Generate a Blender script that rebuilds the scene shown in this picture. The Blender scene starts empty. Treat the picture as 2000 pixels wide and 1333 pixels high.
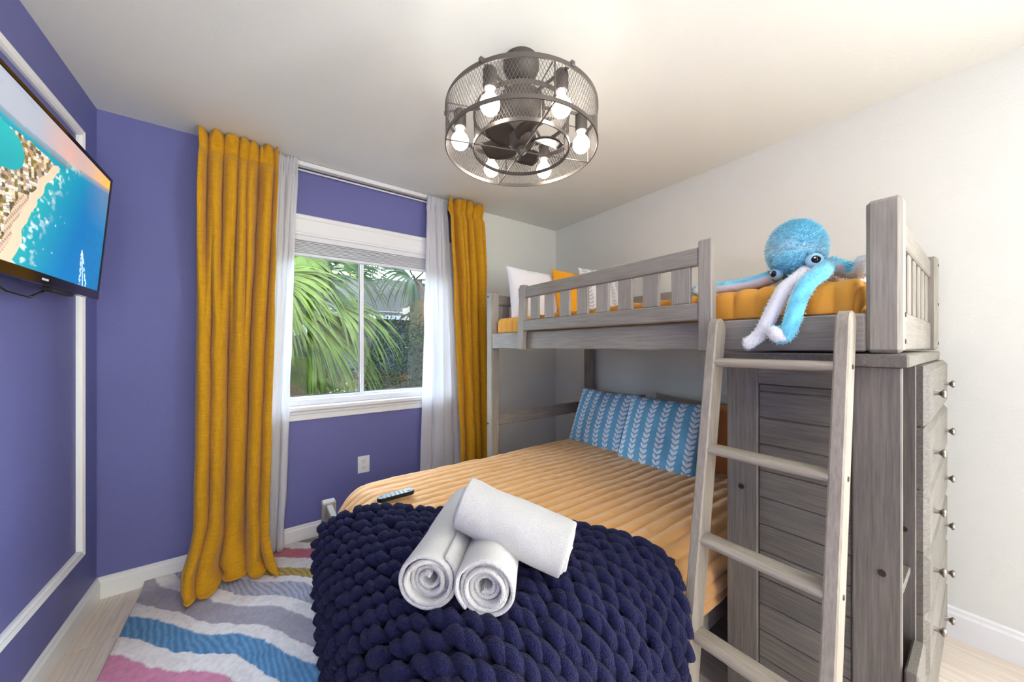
import bpy, bmesh, math, random
import numpy as np
from mathutils import Vector, Matrix, Euler
random.seed(7); rng = np.random.default_rng(7)
C = bpy.context.scene.collection
SC = bpy.context.scene
PI = math.pi
def lin(r, g, b):
    f = lambda c: (c/255/12.92) if c/255 <= .04045 else ((c/255+.055)/1.055)**2.4
    return (f(r), f(g), f(b), 1.0)

# ------------------------------------------------------------------ camera
HC = 1.257
cam_d = bpy.data.cameras.new('camera'); cam = bpy.data.objects.new('camera', cam_d); C.objects.link(cam)
cam_d.sensor_width = 36.0; cam_d.lens = 36*669/2000; cam_d.shift_y = 10.5/2000
cam_d.clip_start = .02
cam.location = (0, 0, HC); cam.rotation_euler = (PI/2, 0, -math.radians(35.78))
SC.camera = cam
SC.view_settings.view_transform = 'Standard'
SC.view_settings.look = 'None'
SC.view_settings.gamma = 1.0
SC.view_settings.use_curve_mapping = False
SC.view_settings.exposure = -0.03

# ------------------------------------------------------------------ light
SKY_STRENGTH = 24.0
BULB_STRENGTH = 25.0
REAR_FILL_POWER = 27.0
DOORWAY_FILL_POWER = 165.0
FILL_UPLIGHT_POWER = 78.0
SUN_STRENGTH = 9.0
w = bpy.data.worlds.new('overcast_sky'); SC.world = w; w.use_nodes = True
nt = w.node_tree; nt.nodes.clear()
o_ = nt.nodes.new('ShaderNodeOutputWorld'); bg = nt.nodes.new('ShaderNodeBackground')
tc = nt.nodes.new('ShaderNodeTexCoord'); sep = nt.nodes.new('ShaderNodeSeparateXYZ')
cr = nt.nodes.new('ShaderNodeValToRGB')
cr.color_ramp.elements[0].position = .45; cr.color_ramp.elements[0].color = lin(226, 236, 252)
cr.color_ramp.elements[1].position = .9; cr.color_ramp.elements[1].color = lin(205, 222, 250)
mr = nt.nodes.new('ShaderNodeMapRange'); mr.inputs[1].default_value = -1; mr.inputs[2].default_value = 1
nt.links.new(tc.outputs['Generated'], sep.inputs[0]); nt.links.new(sep.outputs[2], mr.inputs[0])
nt.links.new(mr.outputs[0], cr.inputs[0]); nt.links.new(cr.outputs[0], bg.inputs[0])
bg.inputs[1].default_value = SKY_STRENGTH; nt.links.new(bg.outputs[0], o_.inputs[0])
sd = bpy.data.lights.new('sun', 'SUN'); sd.energy = SUN_STRENGTH; sd.angle = math.radians(3); sd.color = (1, .95, .85)
so = bpy.data.objects.new('sun', sd); C.objects.link(so); so.rotation_euler = Euler((math.radians(38), math.radians(-14), 0))
# area lamp added as fill, in a doorway likewise added behind the camera
ad = bpy.data.lights.new('rear_fill', 'AREA'); ad.shape = 'RECTANGLE'; ad.size = .85; ad.size_y = 2.0
ad.energy = REAR_FILL_POWER; ad.color = (1, .95, .87)
ao = bpy.data.objects.new('rear_fill', ad); C.objects.link(ao); ao.location = (-.18, -3.1, 1.15)
ao.rotation_euler = Euler((PI/2, 0, 0))

# fill lamp added in an assumed doorway of the right wall behind the camera
ad2 = bpy.data.lights.new('assumed_doorway_fill', 'AREA'); ad2.shape = 'RECTANGLE'; ad2.size = 1.1; ad2.size_y = 2.0
ad2.energy = DOORWAY_FILL_POWER; ad2.color = (.93, .97, 1)
ao2 = bpy.data.objects.new('assumed_doorway_fill', ad2); C.objects.link(ao2); ao2.location = (2.5, -1.75, 1.1)
ao2.rotation_euler = Euler((PI/2, 0, PI/2))
# unseen lamp added behind the camera, bouncing soft fill off the ceiling
ad3 = bpy.data.lights.new('fill_uplight', 'AREA'); ad3.shape = 'DISK'; ad3.size = .6; ad3.energy = FILL_UPLIGHT_POWER; ad3.color = (1, .97, .93)
ao3 = bpy.data.objects.new('fill_uplight', ad3); C.objects.link(ao3); ao3.location = (.0, -2.0, 1.1); ao3.rotation_euler = Euler((PI, 0, 0))

# ------------------------------------------------------------------ helpers
ORG = {}
def tag(o, label, cat, group=None, kind=None):
    if label: o['label'] = label
    if cat: o['category'] = cat
    if group: o['group'] = group
    if kind: o['kind'] = kind
    return o
def thing(name, label, cat, loc, group=None):
    o = bpy.data.objects.new(name, None); C.objects.link(o); o.location = loc; o.empty_display_size = .1
    ORG[o] = Vector(loc); return tag(o, label, cat, group)

class MB:
    def __init__(s): s.v = []; s.f = []; s.m = []; s.col = None
    def add(s, verts, faces, mi=0):
        b = len(s.v); s.v.extend([tuple(p) for p in verts])
        s.f.extend([tuple(b+i for i in q) for q in faces]); s.m.extend([mi]*len(faces)); return s
    def box(s, lo, hi, bev=.003, M=None, mi=0):
        lo = Vector(lo); hi = Vector(hi); c = (lo+hi)/2; h = (hi-lo)/2
        b = min(bev, h.x*.49, h.y*.49, h.z*.49)
        vs = []; idx = {}
        for sx in (-1, 1):
            for sy in (-1, 1):
                for sz in (-1, 1):
                    for ax in range(3):
                        p = [sx*(h.x-b), sy*(h.y-b), sz*(h.z-b)]
                        p[ax] = (sx, sy, sz)[ax]*h[ax]
                        idx[(sx, sy, sz, ax)] = len(vs); vs.append(c+Vector(p))
        fs = []
        for ax in range(3):
            o1, o2 = [a for a in range(3) if a != ax]
            for sg in (-1, 1):
                q = []
                for s1, s2 in ((-1, -1), (1, -1), (1, 1), (-1, 1)):
                    k = [0, 0, 0]; k[ax] = sg; k[o1] = s1; k[o2] = s2; q.append(idx[(*k, ax)])
                fs.append(q)
            # edges along ax
            for s1 in (-1, 1):
                for s2 in (-1, 1):
                    def K(sa, a): k = [0, 0, 0]; k[ax] = sa; k[o1] = s1; k[o2] = s2; return idx[(*k, a)]
                    fs.append([K(-1, o1), K(1, o1), K(1, o2), K(-1, o2)])
        for sx in (-1, 1):
            for sy in (-1, 1):
                for sz in (-1, 1): fs.append([idx[(sx, sy, sz, a)] for a in range(3)])
        if M is not None: vs = [M @ v for v in vs]
        return s.add(vs, fs, mi)
    def tube(s, path, rad, seg=8, cap=True, mi=0, flat=None):
        P = [Vector(p) for p in path]; n = len(P)
        R = [rad]*n if not hasattr(rad, '__len__') else rad
        T = [(P[min(i+1, n-1)]-P[max(i-1, 0)]).normalized() for i in range(n)]
        up = Vector((0, 0, 1)) if abs(T[0].z) < .9 else Vector((1, 0, 0))
        N = (up-T[0]*up.dot(T[0])).normalized(); vs = []; fs = []
        for i in range(n):
            N = N-T[i]*N.dot(T[i])
            N = N.normalized() if N.length > 1e-6 else T[i].orthogonal().normalized()
            B = T[i].cross(N); r = R[i]
            fx = flat if flat else 1
            for k in range(seg):
                a = 2*PI*k/seg; vs.append(P[i]+N*(math.cos(a)*r*fx)+B*(math.sin(a)*r))
        for i in range(n-1):
            for k in range(seg):
                k2 = (k+1) % seg; fs.append([i*seg+k, i*seg+k2, (i+1)*seg+k2, (i+1)*seg+k])
        if cap:
            fs.append([k for k in range(seg)][::-1]); fs.append([(n-1)*seg+k for k in range(seg)])
        return s.add(vs, fs, mi)
    def lathe(s, prof, seg=24, M=None, mi=0):
        vs = []; fs = []; n = len(prof)
        for r, z in prof:
            for k in range(seg):
                a = 2*PI*k/seg; vs.append(Vector((r*math.cos(a), r*math.sin(a), z)))
        for i in range(n-1):
            for k in range(seg):
                k2 = (k+1) % seg; fs.append([i*seg+k, i*seg+k2, (i+1)*seg+k2, (i+1)*seg+k])
        if M is not None: vs = [M @ v for v in vs]
        return s.add(vs, fs, mi)
    def grid(s, A, mi=0):
        nu, nv = A.shape[:2]; b = len(s.v); s.v.extend(map(tuple, A.reshape(-1, 3)))
        for i in range(nu-1):
            for j in range(nv-1):
                s.f.append((b+i*nv+j, b+(i+1)*nv+j, b+(i+1)*nv+j+1, b+i*nv+j+1)); s.m.append(mi)
        return s
    def build(s, name, mats, parent=None, loc=None, smooth=True, ang=35, col=None, label=None):
        if not isinstance(mats, (list, tuple)): mats = [mats]
        me = bpy.data.meshes.new(name)
        V = np.array([tuple(p) for p in s.v], dtype=float)
        if parent is not None: org = ORG[parent]
        elif loc is not None: org = Vector(loc)
        else:
            a, b = V.min(0), V.max(0); org = Vector(((a[0]+b[0])/2, (a[1]+b[1])/2, a[2]))
        V = V-np.array(org)
        me.from_pydata(V.tolist(), [], s.f); me.validate()
        for m in mats: me.materials.append(m)
        if len(me.polygons) == len(s.m): me.polygons.foreach_set('material_index', s.m)
        if smooth:
            me.polygons.foreach_set('use_smooth', [True]*len(me.polygons))
            if ang < 180: me.set_sharp_from_angle(angle=math.radians(ang))
        if col is not None:
            at = me.color_attributes.new('Col', 'FLOAT_COLOR', 'POINT')
            cc = np.ones((len(col), 4), dtype=np.float32); cc[:, :3] = col[:, :3]
            at.data.foreach_set('color', cc.ravel())
        me.update()
        o = bpy.data.objects.new(name, me); C.objects.link(o)
        ORG[o] = org
        if parent is not None: o.parent = parent
        else: o.location = org
        if label: o['label'] = label
        return o
def fix_normals(o):
    bm = bmesh.new(); bm.from_mesh(o.data); bmesh.ops.recalc_face_normals(bm, faces=bm.faces); bm.to_mesh(o.data); bm.free(); return o
def boxpart(name, lo, hi, mat, parent, bev=.003, M=None, label=None):
    return MB().box(lo, hi, bev, M).build(name, mat, parent, label=label)
def struct(o): o['kind'] = 'structure'; return o
def vnoise(x, y, seed=0):
    """smooth 2-d value noise on arrays, -1..1"""
    x = np.asarray(x, float); y = np.asarray(y, float)
    xi = np.floor(x).astype(int); yi = np.floor(y).astype(int); fx = x-xi; fy = y-yi
    fx = fx*fx*(3-2*fx); fy = fy*fy*(3-2*fy)
    def h(a, b):
        n = (a*374761393+b*668265263+seed*144665) & 0x7fffffff
        n = ((n ^ (n >> 13))*1274126177) & 0x7fffffff
        return ((n ^ (n >> 16)) & 0xffff)/32767.5-1
    return (h(xi, yi)*(1-fx)+h(xi+1, yi)*fx)*(1-fy)+(h(xi, yi+1)*(1-fx)+h(xi+1, yi+1)*fx)*fy

# ------------------------------------------------------------------ materials
def newmat(name):
    m = bpy.data.materials.new(name); m.use_nodes = True
    b = m.node_tree.nodes['Principled BSDF']; return m, m.node_tree, b
def N(nt, t, **kw):
    n = nt.nodes.new(t)
    for k, v in kw.items(): setattr(n, k, v)
    return n
def plain(name, col, rough=.6, metal=0, noise=0, nscale=20, bump=0, bscale=100, sheen=0, spec=.5, detail=2, coat=0):
    m, nt, b = newmat(name)
    b.inputs['Base Color'].default_value = col; b.inputs['Roughness'].default_value = rough
    b.inputs['Metallic'].default_value = metal; b.inputs['Specular IOR Level'].default_value = spec
    if sheen: b.inputs['Sheen Weight'].default_value = sheen; b.inputs['Sheen Roughness'].default_value = .5
    if coat: b.inputs['Coat Weight'].default_value = coat
    t = N(nt, 'ShaderNodeTexCoord')
    if noise:
        n = N(nt, 'ShaderNodeTexNoise'); n.inputs['Scale'].default_value = nscale; n.inputs['Detail'].default_value = 3
        nt.links.new(t.outputs['Object'], n.inputs['Vector'])
        r = N(nt, 'ShaderNodeValToRGB')
        r.color_ramp.elements[0].position = .3; r.color_ramp.elements[1].position = .7
        r.color_ramp.elements[0].color = tuple(c*(1-noise) for c in col[:3])+(1,)
        r.color_ramp.elements[1].color = tuple(min(1, c*(1+noise)) for c in col[:3])+(1,)
        nt.links.new(n.outputs[0], r.inputs[0]); nt.links.new(r.outputs[0], b.inputs['Base Color'])
    if bump:
        n2 = N(nt, 'ShaderNodeTexNoise'); n2.inputs['Scale'].default_value = bscale; n2.inputs['Detail'].default_value = detail
        nt.links.new(t.outputs['Object'], n2.inputs['Vector'])
        bp = N(nt, 'ShaderNodeBump'); bp.inputs['Strength'].default_value = bump; bp.inputs['Distance'].default_value = .01
        nt.links.new(n2.outputs[0], bp.inputs['Height']); nt.links.new(bp.outputs[0], b.inputs['Normal'])
    return m
def wood(name, axis, dark, light, rough=.5, vary=.12, scale=1.0):
    m, nt, b = newmat(name)
    t = N(nt, 'ShaderNodeTexCoord'); mp = N(nt, 'ShaderNodeMapping'); oi = N(nt, 'ShaderNodeObjectInfo')
    sc = [170*scale]*3; sc[axis] = 7.0*scale; mp.inputs['Scale'].default_value = sc
    cmb = N(nt, 'ShaderNodeCombineXYZ'); ml = N(nt, 'ShaderNodeMath', operation='MULTIPLY'); ml.inputs[1].default_value = 37.0
    nt.links.new(oi.outputs['Random'], ml.inputs[0])
    for k in range(3): nt.links.new(ml.outputs[0], cmb.inputs[k])
    nt.links.new(t.outputs['Object'], mp.inputs[0]); nt.links.new(cmb.outputs[0], mp.inputs['Location'])
    n = N(nt, 'ShaderNodeTexNoise'); n.inputs['Scale'].default_value = 1.0; n.inputs['Detail'].default_value = 6; n.inputs['Roughness'].default_value = .62
    nt.links.new(mp.outputs[0], n.inputs['Vector'])
    n2 = N(nt, 'ShaderNodeTexNoise'); n2.inputs['Scale'].default_value = 5.0
    nt.links.new(t.outputs['Object'], n2.inputs['Vector'])
    mx = N(nt, 'ShaderNodeMath', operation='MULTIPLY_ADD'); mx.inputs[1].default_value = .35
    nt.links.new(n2.outputs[0], mx.inputs[0]); nt.links.new(n.outputs[0], mx.inputs[2])
    r = N(nt, 'ShaderNodeValToRGB')
    r.color_ramp.elements[0].position = .5; r.color_ramp.elements[1].position = .85
    r.color_ramp.elements[0].color = dark; r.color_ramp.elements[1].color = light
    nt.links.new(mx.outputs[0], r.inputs[0])
    hs = N(nt, 'ShaderNodeHueSaturation')
    vr = N(nt, 'ShaderNodeMapRange'); vr.inputs[3].default_value = 1-vary; vr.inputs[4].default_value = 1+vary
    nt.links.new(oi.outputs['Random'], vr.inputs[0]); nt.links.new(vr.outputs[0], hs.inputs['Value'])
    nt.links.new(r.outputs[0], hs.inputs['Color']); nt.links.new(hs.outputs[0], b.inputs['Base Color'])
    b.inputs['Roughness'].default_value = rough
    bp = N(nt, 'ShaderNodeBump'); bp.inputs['Strength'].default_value = .12; bp.inputs['Distance'].default_value = .003
    nt.links.new(n.outputs[0], bp.inputs['Height']); nt.links.new(bp.outputs[0], b.inputs['Normal'])
    return m
def colmat(name, rough=.9, bump=0, bscale=300, emit=0, sheen=0, spec=.3):
    m, nt, b = newmat(name)
    a = N(nt, 'ShaderNodeVertexColor'); a.layer_name = 'Col'
    nt.links.new(a.outputs[0], b.inputs['Base Color']); b.inputs['Roughness'].default_value = rough
    b.inputs['Specular IOR Level'].default_value = spec
    if sheen: b.inputs['Sheen Weight'].default_value = sheen
    if emit:
        nt.links.new(a.outputs[0], b.inputs['Emission Color']); b.inputs['Emission Strength'].default_value = emit
    if bump:
        t = N(nt, 'ShaderNodeTexCoord'); n2 = N(nt, 'ShaderNodeTexNoise'); n2.inputs['Scale'].default_value = bscale
        nt.links.new(t.outputs['Object'], n2.inputs['Vector'])
        bp = N(nt, 'ShaderNodeBump'); bp.inputs['Strength'].default_value = bump; bp.inputs['Distance'].default_value = .005
        nt.links.new(n2.outputs[0], bp.inputs['Height']); nt.links.new(bp.outputs[0], b.inputs['Normal'])
    return m
def cloth(name, col, trans=.0, bump=.25, sheen=.2, vary=.1, weave=900, rough=.9):
    """woven fabric: fine slub noise stretched both ways, optional see-through of light"""
    m, nt, b = newmat(name)
    t = N(nt, 'ShaderNodeTexCoord')
    outs = []
    for sc in ((weave, weave, weave*.06), (weave*.06, weave*.06, weave)):
        mp = N(nt, 'ShaderNodeMapping'); mp.inputs['Scale'].default_value = sc
        n = N(nt, 'ShaderNodeTexNoise'); n.inputs['Scale'].default_value = 1; n.inputs['Detail'].default_value = 2
        nt.links.new(t.outputs['Object'], mp.inputs[0]); nt.links.new(mp.outputs[0], n.inputs['Vector']); outs.append(n)
    ad_ = N(nt, 'ShaderNodeMath', operation='ADD'); nt.links.new(outs[0].outputs[0], ad_.inputs[0]); nt.links.new(outs[1].outputs[0], ad_.inputs[1])
    r = N(nt, 'ShaderNodeValToRGB'); r.color_ramp.elements[0].position = .0; r.color_ramp.elements[1].position = 1.
    mr_ = N(nt, 'ShaderNodeMapRange'); mr_.inputs[1].default_value = .6; mr_.inputs[2].default_value = 1.4
    nt.links.new(ad_.outputs[0], mr_.inputs[0]); nt.links.new(mr_.outputs[0], r.inputs[0])
    r.color_ramp.elements[0].color = tuple(c*(1-vary) for c in col[:3])+(1,)
    r.color_ramp.elements[1].color = tuple(min(1, c*(1+vary)) for c in col[:3])+(1,)
    nt.links.new(r.outputs[0], b.inputs['Base Color']); b.inputs['Roughness'].default_value = rough
    b.inputs['Sheen Weight'].default_value = sheen; b.inputs['Specular IOR Level'].default_value = .25
    bp = N(nt, 'ShaderNodeBump'); bp.inputs['Strength'].default_value = bump; bp.inputs['Distance'].default_value = .002
    nt.links.new(ad_.outputs[0], bp.inputs['Height']); nt.links.new(bp.outputs[0], b.inputs['Normal'])
    if trans:
        tr = N(nt, 'ShaderNodeBsdfTranslucent'); nt.links.new(r.outputs[0], tr.inputs[0])
        mx = N(nt, 'ShaderNodeMixShader'); mx.inputs[0].default_value = trans
        out = nt.nodes['Material Output']
        nt.links.new(b.outputs[0], mx.inputs[1]); nt.links.new(tr.outputs[0], mx.inputs[2]); nt.links.new(mx.outputs[0], out.inputs[0])
    return m

M_PURPLE = plain('purple_wall_paint', lin(102, 104, 160), .55, bump=.12, bscale=160, noise=.02, nscale=3)
M_WHITE = plain('white_wall_paint', lin(226, 227, 218), .6, bump=.14, bscale=150, noise=.015, nscale=3)
M_CEIL = plain('ceiling_paint', lin(230, 231, 224), .7, bump=.1, bscale=120)
M_TRIM = plain('white_trim_paint', lin(238, 238, 236), .35)
M_VINYL = plain('white_window_vinyl', lin(236, 237, 240), .3)
M_BLIND = plain('white_blind_slat', lin(230, 231, 234), .45)
M_BLACKSEAL = plain('black_window_gasket', lin(30, 32, 34), .5)
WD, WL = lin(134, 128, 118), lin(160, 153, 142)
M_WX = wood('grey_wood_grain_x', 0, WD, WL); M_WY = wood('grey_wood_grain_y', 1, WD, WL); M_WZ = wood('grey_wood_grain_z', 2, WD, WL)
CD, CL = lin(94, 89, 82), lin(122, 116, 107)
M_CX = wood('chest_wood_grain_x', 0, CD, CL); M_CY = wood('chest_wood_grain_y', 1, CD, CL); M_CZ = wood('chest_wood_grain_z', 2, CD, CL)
M_LZ = wood('ladder_wood_grain_z', 2, lin(146, 137, 124), lin(172, 162, 147), vary=.05)
M_LY = wood('ladder_wood_grain_y', 1, lin(148, 139, 125), lin(176, 166, 150), vary=.05)
M_FLOOR = wood('pale_laminate_planks', 1, lin(208, 192, 176), lin(234, 222, 208), rough=.4, vary=.06, scale=.5)
M_BLACK = plain('gloss_black_plastic', lin(16, 14, 13), .12)
M_BLACKM = plain('matte_black_plastic', lin(18, 18, 19), .5)
M_IRON = plain('dark_bronze_metal', lin(104, 97, 92), .4, metal=.6)
M_IRON2 = plain('dark_motor_metal', lin(84, 78, 73), .55, metal=.3)
M_BLADE = plain('dark_fan_blade', lin(58, 52, 50), .4)
M_STEEL = plain('brushed_steel', lin(190, 188, 184), .3, metal=1)
M_KNOB = plain('pewter_knob', lin(140, 132, 124), .32, metal=.9)
M_BOLT = plain('dark_bolt', lin(70, 62, 52), .4, metal=.8)
M_MUST = cloth('mustard_linen', lin(210, 154, 26), trans=.10, vary=.22, bump=.6, weave=330)
M_SHEER = cloth('white_sheer_voile', lin(248, 248, 250), trans=.6, vary=.03)
M_QUILT = cloth('ochre_quilt', lin(232, 176, 108), bump=.12, sheen=.4, vary=.04, rough=.6)
M_QUILT.node_tree.nodes['Principled BSDF'].inputs['Specular IOR Level'].default_value = .4
M_QUILT2 = cloth('mustard_quilt', lin(232, 164, 62), bump=.15, sheen=.2, vary=.05, rough=.8)
M_MATT = cloth('white_mattress_ticking', lin(228, 222, 214))
M_NAVY = plain('navy_chenille_yarn', lin(26, 28, 70), .95, bump=1.0, bscale=260, sheen=.08, spec=.1, detail=4, noise=.22, nscale=120)
M_TOWEL = plain('white_terry', lin(228, 226, 222), .95, bump=.8, bscale=420, sheen=.3, detail=3)
M_WPIL = cloth('white_cotton', lin(242, 241, 242), vary=.02)
M_YPIL = cloth('yellow_cotton', lin(250, 172, 30), vary=.04)
M_GPIL = cloth('taupe_velvet', lin(146, 134, 126), sheen=.5)
M_OPIL = cloth('rust_quilted_sham', lin(214, 140, 78))
M_LEAFP = colmat('leaf_print_cotton', .85, bump=.2, bscale=700, sheen=.1)
M_RUG = colmat('rug_pile', .95, bump=.8, bscale=420)
M_SCREEN = colmat('tv_picture', .25, emit=.55)
M_FUR = plain('turquoise_plush', lin(70, 190, 228), .95, bump=1, bscale=300, sheen=.6, noise=.28, nscale=16, spec=.1)
M_FURP = colmat('plush_two_tone', .95, bump=.35, bscale=300, sheen=.6, spec=.1)
M_EYE = plain('glossy_black_eye', lin(12, 10, 10), .08)
M_EYEW = plain('white_eye_glint', lin(250, 250, 250), .3)
M_SOIL = plain('brown_mulch', lin(38, 30, 22), .95, spec=0, noise=.4, nscale=9, bump=1, bscale=20)
M_LEAF = plain('bush_leaf', lin(27, 40, 12), .7, spec=.1, noise=.4, nscale=4)
M_PALM = plain('palm_green', lin(50, 62, 12), .6, spec=.12, noise=.45, nscale=5)
M_PALM2 = plain('palm_dark_green', lin(24, 38, 14), .6, spec=.1, noise=.4, nscale=5)
M_PALM3 = plain('palm_dry', lin(58, 44, 26), .7, spec=.1, noise=.3, nscale=5)
M_TRUNK = plain('palm_trunk', lin(42, 34, 27), .9, noise=.4, nscale=14, bump=1, bscale=30)
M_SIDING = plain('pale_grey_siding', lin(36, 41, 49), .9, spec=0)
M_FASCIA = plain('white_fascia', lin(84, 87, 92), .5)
M_ROOF = plain('grey_roof_shingle', lin(44, 43, 42), .95, spec=0, noise=.2, nscale=30)
def glassmat():
    m, nt, b = newmat('window_glass'); nt.nodes.remove(b)
    out = nt.nodes['Material Output']
    t = N(nt, 'ShaderNodeBsdfTransparent'); t.inputs[0].default_value = (.93, .97, .95, 1)
    g = N(nt, 'ShaderNodeBsdfGlossy'); g.inputs['Roughness'].default_value = .0
    fr = N(nt, 'ShaderNodeFresnel'); fr.inputs[0].default_value = 1.33
    mx = N(nt, 'ShaderNodeMixShader')
    nt.links.new(fr.outputs[0], mx.inputs[0]); nt.links.new(t.outputs[0], mx.inputs[1]); nt.links.new(g.outputs[0], mx.inputs[2])
    nt.links.new(mx.outputs[0], out.inputs[0]); return m
M_GLASS = glassmat()
def meshscreen():
    m, nt, b = newmat('insect_screen_mesh'); out = nt.nodes['Material Output']
    b.inputs['Base Color'].default_value = lin(24, 26, 27); b.inputs['Roughness'].default_value = .9
    t = N(nt, 'ShaderNodeBsdfTransparent'); mx = N(nt, 'ShaderNodeMixShader'); mx.inputs[0].default_value = .34
    nt.links.new(t.outputs[0], mx.inputs[1]); nt.links.new(b.outputs[0], mx.inputs[2]); nt.links.new(mx.outputs[0], out.inputs[0]); return m
M_INSECT = meshscreen()
def bulbmat():
    m, nt, b = newmat('lit_opal_bulb'); b.inputs['Base Color'].default_value = (1, 1, 1, 1)
    b.inputs['Emission Color'].default_value = (1, .94, .86, 1); b.inputs['Emission Strength'].default_value = BULB_STRENGTH; return m
M_BULB = bulbmat()

# ------------------------------------------------------------------ room shell
XL, XR, YB, YF, ZC = -.68, 2.42, 2.59, -3.0, 2.44
WX0, WX1, WZ0, WZ1 = -.02, 1.22, .87, 1.99         # window opening
XSPLIT = 1.36                                       # purple paint stops behind the right curtain
fl = struct(MB().box((XL-.1, YF-.1, -.12), (XR+.1, YB+.1, -.006), 0).build('floor', plain('subfloor', lin(120, 106, 94))))
pw = .185; k = 0
x = XL
while x < XR-.001:
    x1 = min(x+pw, XR); y = YF-.9+((k*.47) % 1.0)
    while y < YB:
        y0, y1 = max(y, YF), min(y+1.22, YB)
        if y1-y0 > .02:
            MB().box((x+.0006, y0+.0006, -.006), (x1-.0006, y1-.0006, 0), .0012).build('floor_plank', M_FLOOR, fl)
        y += 1.22
    x = x1; k += 1
struct(MB().box((XL-.1, YF-.1, ZC), (XR+.1, YB+.15, ZC+.1), 0).build('ceiling', M_CEIL))
struct(MB().box((XL-.1, YF-.1, -.05), (XL, YB+.15, ZC), 0).build('wall_left', M_PURPLE))
wr_ = MB(); wr_.box((XR, -1.2, -.05), (XR+.1, YB+.15, ZC), 0); wr_.box((XR, YF-.1, -.05), (XR+.1, -2.3, ZC), 0); wr_.box((XR, -2.3, 2.1), (XR+.1, -1.2, ZC), 0)  # unseen doorway opening, assumed here to hold the fill lamp
struct(wr_.build('wall_right', M_WHITE))
wb = MB()
T = .14
wb.box((XL, YB, -.05), (WX0, YB+T, ZC), 0); wb.box((WX0, YB, -.05), (WX1, YB+T, WZ0), 0)
wb.box((WX0, YB, WZ1), (WX1, YB+T, ZC), 0); wb.box((WX1, YB, -.05), (XSPLIT, YB+T, ZC), 0)
wb.box((XSPLIT, YB, -.05), (XR, YB+T, ZC), 0, mi=1)
struct(wb.build('wall_back', [M_PURPLE, M_WHITE]))
wf = MB()   # the wall behind the camera with a doorway added for the fill lamp
wf.box((XL, YF-.1, -.05), (-.62, YF, ZC), 0); wf.box((.26, YF-.1, -.05), (XR, YF, ZC), 0); wf.box((-.62, YF-.1, 2.2), (.26, YF, ZC), 0)
struct(wf.build('wall_front', M_WHITE))

hw = MB()   # enclosures added beyond the two doorways to keep sky light out
hw.box((-1.0, YF-.75, -.05), (.7, YF-.65, ZC+.1), 0); hw.box((-1.1, YF-.75, -.05), (-1.0, YF, ZC+.1), 0); hw.box((.7, YF-.75, -.05), (.8, YF, ZC+.1), 0)
hw.box((-1.1, YF-.75, ZC), (.8, YF-.1, ZC+.1), 0); hw.box((-1.1, YF-.75, -.12), (.8, YF-.1, -.05), 0)
hw.box((XR+.7, -2.7, -.05), (XR+.8, -.8, ZC+.1), 0); hw.box((XR+.1, -2.8, -.05), (XR+.8, -2.7, ZC+.1), 0); hw.box((XR+.1, -.8, -.05), (XR+.8, -.7, ZC+.1), 0)
hw.box((XR+.1, -2.8, ZC), (XR+.8, -.7, ZC+.1), 0); hw.box((XR+.1, -2.8, -.12), (XR+.8, -.7, -.05), 0)
struct(hw.build('wall_sky_block', M_WHITE))
def baseboard(name, a, b, n, h=.105, t=.016):
    """a-b along the wall foot, n the inward normal; profiled top"""
    a = Vector((*a, 0)); b = Vector((*b, 0)); n = Vector((*n, 0))
    prof = [(0, 0), (t, 0), (t, h*.78), (t*.62, h*.86), (t*.62, h*.95), (t*.3, h), (0, h)]
    vs = [p+n*q+Vector((0, 0, z)) for p in (a, b) for q, z in prof]; L = len(prof)
    fs = [[i, (i+1) % L, L+(i+1) % L, L+i] for i in range(L)]+[list(range(L))[::-1], [L+i for i in range(L)]]
    o = MB().add(vs, fs).build(name, M_TRIM, smooth=False); fix_normals(o); return struct(o)
baseboard('baseboard_left', (XL, YF), (XL, YB), (1, 0))
baseboard('baseboard_back', (XL, YB), (XR, YB), (0, -1))
baseboard('baseboard_right', (XR, -1.2), (XR, YB), (-1, 0), h=.13)
# picture-frame moulding on the left wall
ty0, ty1, tz0, tz1 = .1, 2.40, .303, 2.237
tr = bpy.data.objects.new('trim_1', None); C.objects.link(tr); tr.location = (XL, 1.25, tz0); ORG[tr] = Vector((XL, 1.25, tz0)); tr['kind'] = 'structure'
def moulding(p, q, inw, wd=.042):
    p = Vector(p); q = Vector(q); inw = Vector(inw); d = (q-p).normalized(); nx = Vector((1, 0, 0))
    prof = [(0, 0), (0, .012), (.3, .02), (.6, .014), (.85, .018), (1, .010), (1, 0)]
    vs = []
    for e, sg in ((p, 1), (q, -1)):
        for t_, h in prof: vs.append(e+inw*(wd*t_)+d*(sg*wd*t_)+nx*h)
    L = len(prof); fs = [[i, i+1, L+i+1, L+i] for i in range(L-1)]
    fix_normals(MB().add(vs, fs).build('moulding', M_TRIM, tr, smooth=False))
c4 = [(XL, ty0, tz0), (XL, ty1, tz0), (XL, ty1, tz1), (XL, ty0, tz1)]
for i, inw in enumerate([(0, 0, 1), (0, -1, 0), (0, 0, -1), (0, 1, 0)]): moulding(c4[i], c4[(i+1) % 4], inw)

# ------------------------------------------------------------------ window
win = bpy.data.objects.new('window_1', None); C.objects.link(win); win.location = (.6, YB, WZ0); ORG[win] = Vector((.6, YB, WZ0)); win['kind'] = 'structure'
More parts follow.
